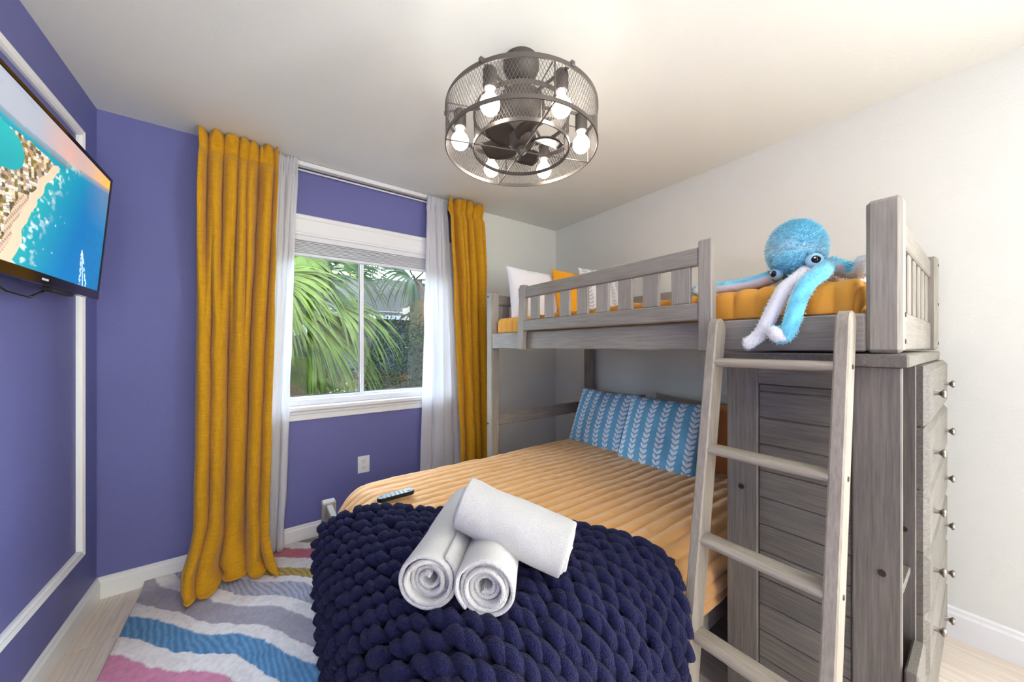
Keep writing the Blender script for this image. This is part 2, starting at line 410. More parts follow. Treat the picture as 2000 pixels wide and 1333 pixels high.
# outer vinyl frame
f = MB()
YG = YB+.055
f.box((WX0, YB+.005, WZ0), (WX0+.045, YB+T, WZ1), .003); f.box((WX1-.045, YB+.005, WZ0), (WX1, YB+T, WZ1), .003)
f.box((WX0+.045, YB+.005, WZ1-.04), (WX1-.045, YB+T, WZ1), .003); f.box((WX0+.045, YB+.005, WZ0), (WX1-.045, YB+T, WZ0+.04), .003)
f.build('window_frame', M_VINYL, win)
XM = .565
def sash(x0, x1, y, name):
    z0, z1 = WZ0+.04, WZ1-.04; fw = .026
    s = MB()
    s.box((x0, y-.014, z0), (x0+fw, y+.014, z1), .002); s.box((x1-fw, y-.014, z0), (x1, y+.014, z1), .002)
    s.box((x0+fw, y-.014, z0), (x1-fw, y+.014, z0+.018), .002); s.box((x0+fw, y-.014, z1-.03), (x1-fw, y+.014, z1), .002)
    so_ = s.build(name, M_VINYL, win)
    g = MB()
    e = .005
    g.box((x0+fw, y-.006, z0+.018), (x0+fw+e, y+.006, z1-.03), 0); g.box((x1-fw-e, y-.006, z0+.018), (x1-fw, y+.006, z1-.03), 0)
    g.box((x0+fw, y-.006, z0+.018), (x1-fw, y+.006, z0+.018+e), 0)
    g.build('gasket', M_BLACKSEAL, so_)
    MB().box((x0+fw, y-.002, z0+.018), (x1-fw, y+.002, z1-.03), 0).build('pane', M_GLASS, so_)
    return so_
sash(WX0+.045, XM+.012, YG, 'sash'); sash(XM-.012, WX1-.045, YG+.03, 'sash')
MB().box((XM-.012, YG-.03, WZ0+.13), (XM+.004, YG-.014, WZ0+.18), .002).build('latch', M_VINYL, win)
MB().add([(XM+.02, YB+.12, WZ0+.05), (WX1-.05, YB+.12, WZ0+.05), (WX1-.05, YB+.12, WZ1-.05), (XM+.02, YB+.12, WZ1-.05)], [[0, 1, 2, 3]]).build('insect_screen', M_INSECT, win)
# interior casing, ledge and apron
cs = MB()
cs.box((WX0-.07, YB-.018, WZ1), (WX1+.07, YB, WZ1+.115), .003); cs.box((WX0-.08, YB-.03, WZ1+.085), (WX1+.08, YB, WZ1+.115), .006)
cs.box((WX0-.07, YB-.012, WZ1-.012), (WX1+.07, YB+.004, WZ1+.05), .003)
cs.box((WX0-.07, YB-.018, WZ0), (WX0, YB, WZ1), .003); cs.box((WX1, YB-.018, WZ0), (WX1+.07, YB, WZ1), .003)
cs.build('casing', M_TRIM, win)
sl = MB()
sl.box((WX0-.08, YB-.045, WZ0-.028), (WX1+.08, YB+.006, WZ0+.002), .006); sl.build('window_sill', M_TRIM, win)
ap = MB()
ap.box((WX0-.07, YB-.016, WZ0-.09), (WX1+.07, YB, WZ0-.028), .003); ap.box((WX0-.07, YB-.026, WZ0-.052), (WX1+.07, YB, WZ0-.028), .006); ap.build('apron', M_TRIM, win)
# raised blind
bl = thing('window_blind', 'white horizontal blind raised into a thin stack at the top of the window', 'blind', (.6, YB+.02, 1.84))
bx0, bx1 = WX0+.05, WX1-.05
boxpart('head_rail', (bx0, YB+.004, 1.945), (bx1, YB+.036, 1.985), M_BLIND, bl, .004)
for i in range(8):
    z = 1.868+i*.0094
    MB().box((bx0+.004, YB+.002+.002*math.sin(i*2.3), z), (bx1-.004, YB+.036, z+.0052), .0015).build('slat', M_BLIND, bl)
boxpart('bottom_rail', (bx0+.002, YB+.0, 1.845), (bx1-.002, YB+.037, 1.864), M_BLIND, bl, .004)

# ------------------------------------------------------------------ outside
gd = MB(); gx = np.linspace(-14, 18, 40); gy = np.linspace(2.8, 22, 40); GX, GY = np.meshgrid(gx, gy, indexing='ij')
GZ = -.35+np.clip((GY-3.2)/4.0, 0, 1)*.95+.05*vnoise(GX*1.5, GY*1.5, 3)
gd.grid(np.dstack([GX, GY, GZ])); struct(gd.build('ground', M_SOIL))
hs_ = thing('neighbour_house', 'pale grey house with white fascia and grey roof behind the palms', 'house', (3, 9.4, .3))
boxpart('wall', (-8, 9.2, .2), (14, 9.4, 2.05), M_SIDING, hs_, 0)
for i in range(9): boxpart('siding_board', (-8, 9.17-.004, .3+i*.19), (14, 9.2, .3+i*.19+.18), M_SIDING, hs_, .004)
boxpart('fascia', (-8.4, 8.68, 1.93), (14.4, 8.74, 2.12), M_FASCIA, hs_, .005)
rf = MB(); rf.add([(-8.5, 8.65, 2.1), (14.5, 8.65, 2.1), (14.5, 13, 3.75), (-8.5, 13, 3.75), (-8.5, 8.65, 2.04), (14.5, 8.65, 2.04), (14.5, 13, 3.69), (-8.5, 13, 3.69)],
    [[0, 1, 2, 3], [7, 6, 5, 4], [0, 4, 5, 1], [1, 5, 6, 2], [2, 6, 7, 3], [3, 7, 4, 0]])
rf.build('roof', M_ROOF, hs_, smooth=False)
boxpart('window', (-.2, 9.12, .95), (1.1, 9.18, 1.75), M_FASCIA, hs_, .005)
def frond(hub, axis, nrm, L, n, mat, parent, droop=.35, spread=2.3, stem=None, rn=random):
    hub = Vector(hub); ax = Vector(axis).normalized(); nn = Vector(nrm); nn = (nn-ax*nn.dot(ax)).normalized(); side = nn.cross(ax)
    m = MB()
    if stem is not None:
        s0 = Vector(stem); mid = (s0+hub)/2+Vector((0, 0, .08)); m.tube([s0, mid, hub], [.016, .013, .01], 5)
    for i in range(n):
        a = (i/(n-1)-.5)*2*spread*.5+rn.uniform(-.02, .02)
        d = (ax*math.cos(a)+side*math.sin(a)).normalized(); l = L*(1-.28*abs(a)/(spread/2)**1.2)*rn.uniform(.88, 1.08)
        wv = (-ax*math.sin(a)+side*math.cos(a)); wd = L*.027; K = 6; vs = []
        dr = droop*rn.uniform(.7, 1.4)
        for k_ in range(K+1):
            t_ = k_/K; c = hub+d*(l*t_*(1-.25*dr*t_*t_))+Vector((0, 0, -1))*(dr*l*t_**2.6)+nn*(.06*l*math.sin(t_*2))
            wk = wd*(min(1, .35+2.2*t_))*(1-t_**2.2)*.9+.0008
            up = nn*(wk*.55)
            vs += [c-wv*wk+up*.9, c, c+wv*wk+up*.9]
        fs = []
        for k_ in range(K):
            b_ = k_*3; fs += [[b_, b_+1, b_+4, b_+3], [b_+1, b_+2, b_+5, b_+4]]
        m.add(vs, fs)
    return m.build('frond', mat, parent, ang=180)
rp = random.Random(11)
def palm(loc, crown, spec, label, trunkr=.13):
    t = thing('palm_tree', label, 'palm', loc)
    pts = [Vector(loc)+(Vector(crown)-Vector(loc))*(i/8) for i in range(9)]
    MB().tube(pts, [trunkr*(1+.06*(i % 2)) for i in range(9)], 10).build('trunk', M_TRUNK, t)
    for hub, ax, nr, L, n, mt, dr in spec: frond(hub, ax, nr, L, n, mt, t, droop=dr, stem=crown, rn=rp)
    return t
A, B_, D_ = M_PALM, M_PALM2, M_PALM3
palm((.0, 4.7, -.1), (.15, 4.6, 1.9), [
    ((.36, 4.0, 1.50), (.75, -.2, -.35), (-.1, -.7, .7), .95, 44, A, .55),
    ((.10, 4.1, 1.70), (.75, -.2, -.1), (-.1, -.7, .7), .85, 40, A, .5),
    ((.02, 4.2, 1.95), (.7, -.2, .15), (-.1, -.7, .7), .9, 40, A, .5),
    ((.30, 4.35, 2.3), (.5, -.3, -.4), (-.1, -.8, .5), .8, 40, A, .35),
    ((.12, 4.4, 1.25), (.7, -.2, -.3), (-.1, -.8, .5), .8, 40, B_, .4),
    ((.60, 4.15, 1.72), (.8, -.1, -.2), (0, -.6, .8), .95, 34, A, .5),
    ((.35, 4.3, 1.95), (.6, -.2, .5), (-.3, -.7, .5), .85, 32, B_, .35),
    ((.15, 4.1, 2.1), (-.2, -.3, .8), (0, -.8, .4), .8, 30, A, .4),
    ((-.2, 4.0, 1.45), (-.3, -.3, -.6), (0, -.8, .5), .8, 30, A, .5),
    ((.2, 4.0, 1.15), (.35, -.15, -.8), (0, -.8, .5), .7, 30, A, .35),
    ((.05, 3.75, .95), (.1, -.2, -.8), (.2, -.9, .4), .5, 24, D_, .25),
    ((.75, 4.6, 2.2), (.8, 0, .3), (0, -.7, .7), .9, 32, B_, .45),
    ((.5, 4.7, 2.35), (.4, 0, .8), (0, -.8, .3), .9, 32, A, .45)],
    'green fan palm right outside, filling the left window pane')
palm((2.1, 5.6, .2), (2.0, 5.5, 2.35), [
    ((2.35, 5.0, 2.15), (.7, -.3, -.2), (0, -.7, .7), .95, 32, B_, .5),
    ((1.75, 4.95, 2.25), (-.6, -.3, .1), (0, -.7, .7), .9, 32, B_, .5),
    ((1.95, 4.9, 1.95), (-.1, -.3, -.8), (0, -.9, .4), .75, 28, D_, .3),
    ((2.2, 5.0, 2.5), (.3, -.3, .8), (0, -.8, .3), .9, 30, B_, .45),
    ((2.5, 5.3, 1.9), (.8, -.1, -.5), (0, -.7, .6), .9, 30, A, .5),
    ((1.6, 5.2, 2.6), (-.6, -.1, .6), (0, -.8, .5), .9, 30, B_, .45)],
    'darker fan palm with dry fronds, behind the bush in the right pane', .12)
def bush(loc, rx, ry, rz, n, label, mat, cat='bush'):
    t = thing('garden_bush', label, cat, loc)
    L0 = Vector(loc); m = MB(); st = MB()
    for i in range(7):
        a = i*.9; tip = L0+Vector((math.cos(a)*rx*.55, math.sin(a)*ry*.55, rz*1.35)); st.tube([L0, (L0+tip)/2+Vector((.04*math.sin(i*3), 0, 0)), tip], [.02, .014, .005], 5)
    st.build('stems', M_TRUNK, t)
    rb = random.Random(5)
    for i in range(n):
        u = rb.uniform(-1, 1); a = rb.uniform(0, 2*PI); r = rb.uniform(.45, 1)**.5; q = math.sqrt(1-u*u)
        wob = 1+.18*math.sin(a*5+u*4)
        c = L0+Vector((rx*r*q*math.cos(a)*wob, ry*r*q*math.sin(a)*wob, rz*(1+r*u*wob)))
        e = Euler((rb.uniform(-1, 1), rb.uniform(-1, 1), rb.uniform(0, 6.3))).to_matrix(); s_ = rb.uniform(.022, .045)
        vs = [c+e @ Vector(p)*s_ for p in ((-.5, 0, 0), (0, -.28, .08), (.6, 0, 0), (0, .28, .08), (0, 0, -.03))]
        m.add(vs, [[0, 1, 4], [1, 2, 4], [2, 3, 4], [3, 0, 4]])
    lo_ = m.build('leaves', mat, t, smooth=False); lo_['kind'] = 'stuff'
    return t
bush((1.55, 4.4, -.1), .75, .5, .86, 11000, 'leafy green bush outside the right window pane', M_LEAF)
bush((.95, 5.4, .05), .4, .3, .33, 1500, 'low light green plant on the mulch under the palm', plain('light_leaf', lin(46, 64, 22), .5, noise=.3, nscale=6))

# ------------------------------------------------------------------ curtains
def curtain(name, label, cat, group, xt, xb, y0, zt, zb, nf, nfb, amp, seed, mat, thick=.0025, header=.09, nu=180, nv=110, puddle=0, flare=1.0, smid=None):
    s = np.linspace(0, 1, nu)[:, None]; t = np.linspace(0, 1, nv)[None, :]
    S = np.broadcast_to(s, (nu, nv)); Tt = np.broadcast_to(t, (nu, nv))
    rs = np.random.default_rng(seed)
    ph = 2*PI*(nf*S+.20*np.sin(2*PI*(1.7*S+rs.random()))+.1*np.sin(2*PI*(3.1*S+rs.random())))
    phb = 2*PI*(nfb*S+.14*np.sin(2*PI*(1.3*S+rs.random()))+.05*np.sin(3*Tt+rs.random()*6))
    wv = np.clip((Tt-.08)/.5, 0, 1); wv = wv*wv*(3-2*wv)
    sh = lambda p: .5+.5*np.sin(p)
    f1 = sh(ph)**.55; f2 = sh(phb)**.55
    H = zt-zb; zz = zt-H*Tt
    hd = header/H
    # rod-pocket header: pinched at the seam, ruffled above
    pin = np.exp(-((Tt-hd)/(.016))**2); A_ = amp*(.6+.4*np.clip(Tt/.25, 0, 1)*flare)*(1-.5*pin)
    yy = y0-A_*((1-wv)*f1+wv*f2)
    xm = (1-Tt)
    x0 = xt[0]*(1-wv*0)*xm+xb[0]*Tt; x1 = xt[1]*xm+xb[1]*Tt
    if smid is not None:
        bow = np.sin(PI*np.clip(Tt, 0, 1))**2; x0 = x0+smid[0]*bow; x1 = x1+smid[1]*bow
    W_ = (x1-x0)/(2*PI); xx = x0+(x1-x0)*S-.95*W_*((1-wv)*np.cos(ph)/nf+wv*np.cos(phb)/nfb)
    xx = xx+.003*vnoise(S*9, Tt*14, seed); yy = yy+.005*vnoise(S*14+3, Tt*9, seed+1)+.018*vnoise(S*4.2, Tt*2.6, seed+2)*np.clip(Tt*6, 0, 1)+np.where(Tt < hd, .012*vnoise(S*26, Tt*30, seed+4), 0)
    zz = zz+np.where(Tt < hd, (.009*(f1-.5)+.006*vnoise(S*24, S*0, seed+6))*(1-Tt/hd), 0)
    if puddle:
        # the extra length slumps: a buckle above the floor, then the hem spreads out over the rug
        Ls = .34; q = np.clip((Tt-(1-Ls/H))/(Ls/H), 0, 1)
        sw = .6+.4*np.sin(2*PI*1.15*S+.6); cr_ = vnoise(S*5.5, q*3.2, seed+7); cr2 = vnoise(S*12, q*6, seed+9)
        yy = yy-puddle*(q**1.6)*(.45+.75*sw)-.045*np.exp(-((q-.55-.12*cr_)/.13)**2)*sw
        xx = xx+(S-.5)*.10*q**1.5+.035*cr_*q+.012*cr2*q
        zf = zt-H+(.30*(1-q))**1.0*.92-.0
        zz = np.where(q > 0, (zt-H+Ls*(1-q)**1.25)*1.0+.020*cr2*q*(1-q)*2+.012, zz)
        zz = np.where(q > .72, np.maximum(zz*(1-(q-.72)/.28*.55), .022+.012*(cr_+1)*np.clip(1.25-q, 0, 1)*2), zz)
    m = MB().grid(np.dstack([xx, yy, zz])); o = m.build(name, mat, loc=((xt[0]+xt[1])/2, y0, max(zb, 0)), ang=180)
    md = o.modifiers.new('thickness', 'SOLIDIFY'); md.thickness = thick
    return tag(o, label, cat, group)
curtain('curtain', 'mustard yellow linen curtain pooling on the rug, left of the window', 'curtain', 'mustard curtains', (-.285, .07), (-.30, .0), 2.52, 2.432, .0, 6.3, 4.3, .11, 3, M_MUST, puddle=.17)
curtain('curtain', 'mustard yellow linen curtain beside the bunk post, right of the window', 'curtain', 'mustard curtains', (1.165, 1.47), (1.26, 1.56), 2.50, 2.425, .02, 5.2, 3.9, .10, 8, M_MUST)
curtain('sheer_curtain', 'white sheer curtain hanging beside the left mustard curtain', 'curtain', 'white sheers', (.062, .172), (-.03, .085), 2.535, 2.43, .015, 4.2, 2.6, .035, 21, M_SHEER, thick=.0012)
curtain('sheer_curtain', 'white sheer curtain beside the right mustard curtain, flaring at the bottom', 'curtain', 'white sheers', (1.02, 1.175), (.95, 1.33), 2.535, 2.415, .015, 4.4, 3.2, .035, 34, M_SHEER, thick=.0012)
tk = thing('curtain_track', 'white double curtain track fixed under the ceiling above the window', 'curtain track', (.6, 2.54, 2.40))
boxpart('rail', (-.25, 2.545, 2.408), (1.45, 2.585, 2.438), M_VINYL, tk, .004)
MB().tube([(-.25, 2.545, 2.398), (1.45, 2.545, 2.398)], .008, 10).build('rod', M_STEEL, tk)
MB().tube([(-.25, 2.57, 2.388), (1.45, 2.57, 2.388)], .006, 10).build('rod', M_VINYL, tk)
for x in (-.23, 1.44): MB().box((x-.01, 2.535, 2.38), (x+.01, 2.588, 2.41), .003).build('bracket', M_STEEL, tk)

# wall outlet
ot = thing('wall_outlet', 'white wall outlet low on the purple wall behind the bed', 'outlet', (.567, YB, .42))
boxpart('plate', (.528, YB-.007, .362), (.606, YB, .48), M_VINYL, ot, .003)
for z in (.398, .444):
    s_ = MB().box((.547, YB-.009, z-.017), (.587, YB-.006, z+.017), .003).build('socket', M_TRIM, ot)
    h = MB(); h.box((.557, YB-.0096, z-.002), (.560, YB-.0085, z+.008), 0); h.box((.573, YB-.0096, z-.002), (.576, YB-.0085, z+.008), 0); h.box((.564, YB-.0096, z-.011), (.569, YB-.0085, z-.006), 0)
    h.build('slot', M_BLACKM, s_)

# ------------------------------------------------------------------ rug
RX0, RX1, RY0, RY1 = -.51, 1.29, .58, 2.572
nx, ny = 380, 420
gx, gy = np.meshgrid(np.linspace(RX0, RX1, nx), np.linspace(RY0, RY1, ny), indexing='ij')
e_ = .643*gx-.766*gy; n_ = .766*gx+.643*gy
n_ = n_+.020*np.sin(e_*6.0+.5)+.012*np.sin(e_*13+n_*4)+.006*vnoise(gx*30, gy*30, 4)
bands = [(.20, .30, (70, 74, 100)), (.40, .49, (196, 160, 110)), (.53, .62, (150, 150, 160)), (.70, .79, (80, 128, 172)), (.858, .955, (220, 146, 176)), (1.03, 1.122, (112, 166, 212)), (1.178, 1.283, (178, 174, 184)), (1.35, 1.45, (200, 202, 218)),
         (1.497, 1.563, (206, 178, 104)), (1.65, 1.742, (212, 128, 146)), (1.81, 1.91, (164, 154, 150)), (1.98, 2.07, (96, 150, 196)), (2.15, 2.25, (206, 178, 104))]
col = np.ones((nx, ny, 3))*np.array(lin(250, 244, 240)[:3]); hz = np.full((nx, ny), .014)
for a, b, c in bands:
    mk = (n_ > a) & (n_ < b); col[mk] = lin(*c)[:3]; hz[mk] = .011
    rib = (b-a); r_ = .82+.18*np.sin((e_*.55+n_)*260)
    if c[2] > c[0]+15 or c == (206, 178, 104): col[mk] *= r_[mk][:, None]; hz[mk] += .0012*np.sin((e_*.55+n_)*260)[mk]
far = np.clip((e_+.25)/.4, 0, 1)[..., None]
nv_ = np.array(lin(44, 48, 76)[:3]); mk = ((n_ > 1.33) & (n_ < 1.50))[..., None]; col = np.where(mk, col*(1-far)+nv_*far, col)
col *= (1+.10*vnoise(gx*90, gy*90, 9)+.06*vnoise(gx*14, gy*14, 2))[..., None]
hz += .0015*vnoise(gx*70, gy*70, 12)
edge = np.minimum.reduce([gx-RX0, RX1-gx, gy-RY0, RY1-gy]); hz = np.where(edge < .012, .009, hz)
hz += .022*np.clip((gy-2.50)/.07, 0, 1)**2*np.clip((.05-gx)/.5, 0, 1)   # back edge rides up the baseboard
rg = MB().grid(np.dstack([gx, gy, hz]))
ro = rg.build('rug', M_RUG, loc=((RX0+RX1)/2, (RY0+RY1)/2, 0), ang=180, col=np.clip(col.reshape(-1, 3), 0, 1))
md = ro.modifiers.new('backing', 'SOLIDIFY'); md.thickness = .008
tag(ro, 'cream rug with wavy pink, blue, grey and yellow stripes beside the bed', 'rug')

# ------------------------------------------------------------------ television
tvb = Vector((-.571, 2.18, 1.452)); tvt = Vector((-.530, 2.18, 1.967))
TW = .92; TVU = (tvt-tvb); TH = TVU.length; TVU.normalize(); TVY = Vector((0, 1, 0)); TVN = TVY.cross(TVU)  # faces +X, tilted down
tv = thing('television', 'flat black television tilted on the purple wall, showing a beach', 'television', (-.60, 2.18-TW/2, 1.45))
Mtv = Matrix((TVY, TVU, TVN)).transposed().to_4x4(); Mtv.translation = tvb-TVY*TW
cm_ = plain('tv_bezel', lin(26, 20, 18), .12)
bz = MB(); bw, bb = .014, .036
bz.box((0, 0, -.012), (TW, bb, .004), .002, Mtv); bz.box((0, TH-bw, -.012), (TW, TH, .004), .002, Mtv)
bz.box((0, bb, -.012), (bw, TH-bw, .004), .002, Mtv); bz.box((TW-bw, bb, -.012), (TW, TH-bw, .004), .002, Mtv)
bz.build('bezel', cm_, tv)
MB().box((.004, .004, -.042), (TW-.004, TH-.004, -.012), .01, Mtv).build('back_shell', M_BLACKM, tv)
na, nb = 330, 190
aa, bbv = np.meshgrid(np.linspace(0, 1, na), np.linspace(0, 1, nb), indexing='ij')
def tvpic(a, b):
    L = lambda *c: np.array(lin(*c)[:3])
    mix = lambda x, y, t: x*(1-t[..., None])+y*t[..., None]
    O = np.ones(a.shape)
    # sea
    shore = np.interp(b, [0, .13, .30, .40, .45, .62, .81, .86], [.32, .359, .39, .432, .43, .489, .575, .60])
    d = a-shore+.012*vnoise(b*14, a*3, 1)
    deep = np.clip(d/.32, 0, 1)
    c = mix(O[..., None]*L(16, 172, 178), L(0, 118, 184), deep**.7)
    c = mix(c, O[..., None]*L(40, 150, 205), np.clip((a-.8)/.2, 0, 1)*.4*np.clip(b*1.2, 0, 1))
    c = c*(1+.10*vnoise(a*90+b*25, b*60-a*30, 3)*np.clip((a-.7)/.3, 0, 1))[..., None]
    far = np.clip((b-.5)/.34, 0, 1)
    c = mix(c, O[..., None]*L(110, 140, 175), far*np.clip((a-.74)/.2, 0, 1)*.75)
    foam = (vnoise(a*34, b*26, 5)+.6*vnoise(a*80, b*64, 6))
    fm = np.clip((foam-.25)*2.2, 0, 1)*np.clip(1-d/.13, 0, 1)*(d > 0)
    fm2 = np.clip((foam-1.0)*3, 0, 1)*(d > .05)*(d < .25)*(b < .45)
    c = mix(c, O[..., None]*L(225, 240, 240), np.clip(fm+fm2, 0, 1))
    sw_ = .045+.02*np.clip(1-b*3, 0, 1); sand = (d <= 0) & (d > -sw_); c[sand] = L(234, 204, 178)
    # town behind the beach
    town = d <= -sw_
    bx = np.floor(a*62+b*10); by = np.floor(b*44-a*14)
    hsh = vnoise(bx*1.0+.0, by*1.0+.0, 8)
    tb = np.stack([L(222, 204, 178), L(184, 150, 118), L(120, 112, 60), L(150, 140, 132), L(240, 232, 222), L(92, 84, 70)])
    ix = np.clip(((hsh+1)/2*6).astype(int), 0, 5); tcol = tb[ix]*(1+.25*vnoise(a*200, b*140, 9))[..., None]
    lines = (np.sin(b*300-a*120) > .2)[..., None]; tcol = np.where(lines & (ix == 4)[..., None], tcol*.62, tcol)
    c = np.where(town[..., None], tcol, c)
    umb = town & (d > -.09) & (b < .42); c = np.where(umb[..., None], L(214, 190, 168)*(1-.5*(np.sin(a*240+b*90)*np.sin(b*200) > .3)[..., None]), c)
    # lagoon and the water beyond the town
    lag = ((a-.215)/.115)**2+((b-.62)/.125)**2 < 1+.12*vnoise(a*16, b*12, 2)
    c = np.where(lag[..., None], mix(O[..., None]*L(0, 158, 172), L(20, 178, 180), np.clip((b-.55)*4, 0, 1)), c)
    beyond = (b > .745+.012*vnoise(a*40, b*30, 7)) & (a < .585)
    wat = mix(O[..., None]*L(0, 150, 178), L(40, 120, 170), np.clip((b-.78)*8, 0, 1)); c = np.where(beyond[..., None] & (a < .585)[..., None], wat, c)
    isl = np.abs(b-.79) < .006*(1+.8*vnoise(a*50, b, 4)); c = np.where((isl & (a < .6))[..., None], L(120, 118, 104), c)
    # sky
    hz_ = np.interp(a, [0, .3, .58, 1], [.81, .808, .835, .925]); sk = b > hz_; t_ = np.clip((b-hz_)/(1-hz_), 0, 1)
    s1 = mix(O[..., None]*L(168, 176, 192), L(255, 188, 96), np.clip((a-.62)/.34, 0, 1)**1.2)
    s1 = mix(s1, O[..., None]*L(226, 172, 152), np.clip(1-np.abs(a-.6)/.22, 0, 1)*.8)
    s1 = mix(s1, O[..., None]*L(120, 160, 200), np.clip(vnoise(a*12, b*40, 11), 0, 1)*.5*np.clip(1-a*1.3, 0, 1))
    s1 = mix(s1, O[..., None]*L(255, 206, 84), np.clip((a-.86)/.12, 0, 1)*np.clip(1-np.abs(t_-.4)*1.5, 0, 1))
    hazeb = np.clip(1-np.abs(b-hz_)/.05, 0, 1)*(b <= hz_); c = mix(c, s1*.9, hazeb*.65)
    c = np.where(sk[..., None], s1, c)
    # boat and wake
    by_ = .255; wk = (b < by_) & (b > .0); hw = .006+(by_-b)*.13; ca = .80+.16*(by_-b)
    e1 = np.abs(np.abs(a-ca)-hw*.8) < .006+.012*(by_-b); e2 = np.abs(a-ca) < .004+.006*(by_-b)
    wn = vnoise(a*120, b*70, 13) > -.35
    c = np.where((wk & (e1 & wn | e2))[..., None], L(196, 236, 250), c)
    c = np.where((((a-ca)/.006)**2+((b-by_)/.028)**2 < 1)[..., None], L(250, 250, 250), c)
    return np.clip(c, 0, 1)
pc = tvpic(aa, bbv)
P = np.zeros((na, nb, 3)); 
for i, vv in enumerate((TVY, TVU)): pass
U0 = np.array(Mtv.translation); sx = bw+aa*(TW-2*bw); sy = bb+bbv*(TH-bw-bb)
P = U0+sx[..., None]*np.array(TVY)+sy[..., None]*np.array(TVU)+.001*np.array(TVN)
MB().grid(P).build('screen', M_SCREEN, tv, ang=180, col=pc.reshape(-1, 3))
lg = MB()
for i in range(7): lg.box((TW*.508+i*.0056, .014, .0035), (TW*.508+i*.0056+.0042, .0205, .0049), 0, Mtv)
lg.build('logo', plain('silver_print', lin(220, 220, 225), .3), tv, label='small silver maker lettering on the lower bezel')
MB().box((TW*.62, -.012, -.03), (TW*.79, .002, -.006), .002, Mtv).build('sensor', M_BLACKM, tv)
ar = MB(); ar.box((-.679, 1.62, 1.62), (-.655, 1.82, 1.82), .004); ar.box((-.66, 1.70, 1.69), (-.575, 1.74, 1.75), .004); ar.box((-.60, 1.6, 1.6), (-.578, 1.84, 1.84), .003)
ar.build('wall_bracket', M_BLACKM, tv)
cb = [(-.60, 1.86, 1.47), (-.60, 1.84, 1.44), (-.61, 1.79, 1.415), (-.63, 1.72, 1.425), (-.65, 1.66, 1.46), (-.66, 1.62, 1.52)]
MB().tube(cb, .004, 8).build('cable', M_BLACKM, tv)

# ------------------------------------------------------------------ ceiling fan light
FX, FY = .832, 1.092; ZB, ZT = 2.045, 2.182
fan = thing('ceiling_fan', 'round dark bronze caged ceiling fan with six lit bulbs', 'ceiling fan', (FX, FY, 2.44))
def ringstrip(R, z0, z1, th, seg=96):
    m = MB(); vs = []
    for k in range(seg):
        a = 2*PI*k/seg; ca, sa = math.cos(a), math.sin(a)
        for r, z in ((R, z0), (R+th, z0), (R+th, z1), (R, z1)): vs.append((FX+r*ca, FY+r*sa, z))
    fs = []
    for k in range(seg):
        b0, b1 = 4*k, 4*((k+1) % seg)
        for j in range(4): fs.append([b0+j, b0+(j+1) % 4, b1+(j+1) % 4, b1+j])
    return m.add(vs, fs)
def cage(R, n, name):
    c = MB(); H = ZT-ZB; tw = H*.5/R
    for sg in (-1, 1):
        for i in range(n):
            a0 = 2*PI*i/n; pts = [(FX+R*math.cos(a0+sg*tw*j/6), FY+R*math.sin(a0+sg*tw*j/6), ZB+H*j/6) for j in range(7)]
            c.tube(pts, .00085, 3, cap=False)
    o = c.build(name, M_IRON, fan, ang=180); o['kind'] = 'stuff'; return o
RO, RI = .296, .188
for R, n in ((RO, 150), (RI, 95)):
    cage(R, n, 'wire_mesh')
    ringstrip(R, ZT-.012, ZT+.004, .004).build('ring', M_IRON, fan); ringstrip(R, ZB-.004, ZB+.010, .004).build('ring', M_IRON, fan)
# canopy, motor
MB().lathe([(.0, 2.405), (.07, 2.405), (.072, 2.39), (.072, 2.375), (.065, 2.355), (.05, 2.335), (.035, 2.325), (0, 2.32)], 36, Matrix.Translation((FX, FY, 0))).build('canopy', M_IRON2, fan)
MB().lathe([(0, 2.335), (.018, 2.335), (.018, 2.265), (0, 2.265)], 20, Matrix.Translation((FX, FY, 0))).build('downrod', M_IRON, fan)
MB().lathe([(0, 2.275), (.045, 2.272), (.088, 2.25), (.095, 2.225), (.095, 2.20), (.075, 2.17), (.05, 2.155), (.046, 2.11), (.058, 2.105), (.062, 2.085), (.05, 2.07), (.03, 2.062), (0, 2.06)], 36, Matrix.Translation((FX, FY, 0))).build('motor', M_IRON2, fan)
for i in range(5):
    a = 2*PI*i/5+.5; m = MB(); nl, nw = 8, 5; g = np.zeros((nl, nw, 3))
    for p in range(nl):
        for q in range(nw):
            t_ = p/(nl-1); s_ = q/(nw-1)-.5; r = .045+.125*t_; wdt = .055+.05*math.sin(t_*2.6); sw = .35*t_*t_
            ang_ = a+sw+s_*wdt/max(r, .06); z = 2.083+s_*.034*(1-.3*t_)+.004*math.sin(t_*3)
            g[p, q] = (FX+r*math.cos(ang_), FY+r*math.sin(ang_), z)
    bo = m.grid(g).build('blade', M_BLADE, fan, ang=180); md = bo.modifiers.new('t', 'SOLIDIFY'); md.thickness = .004
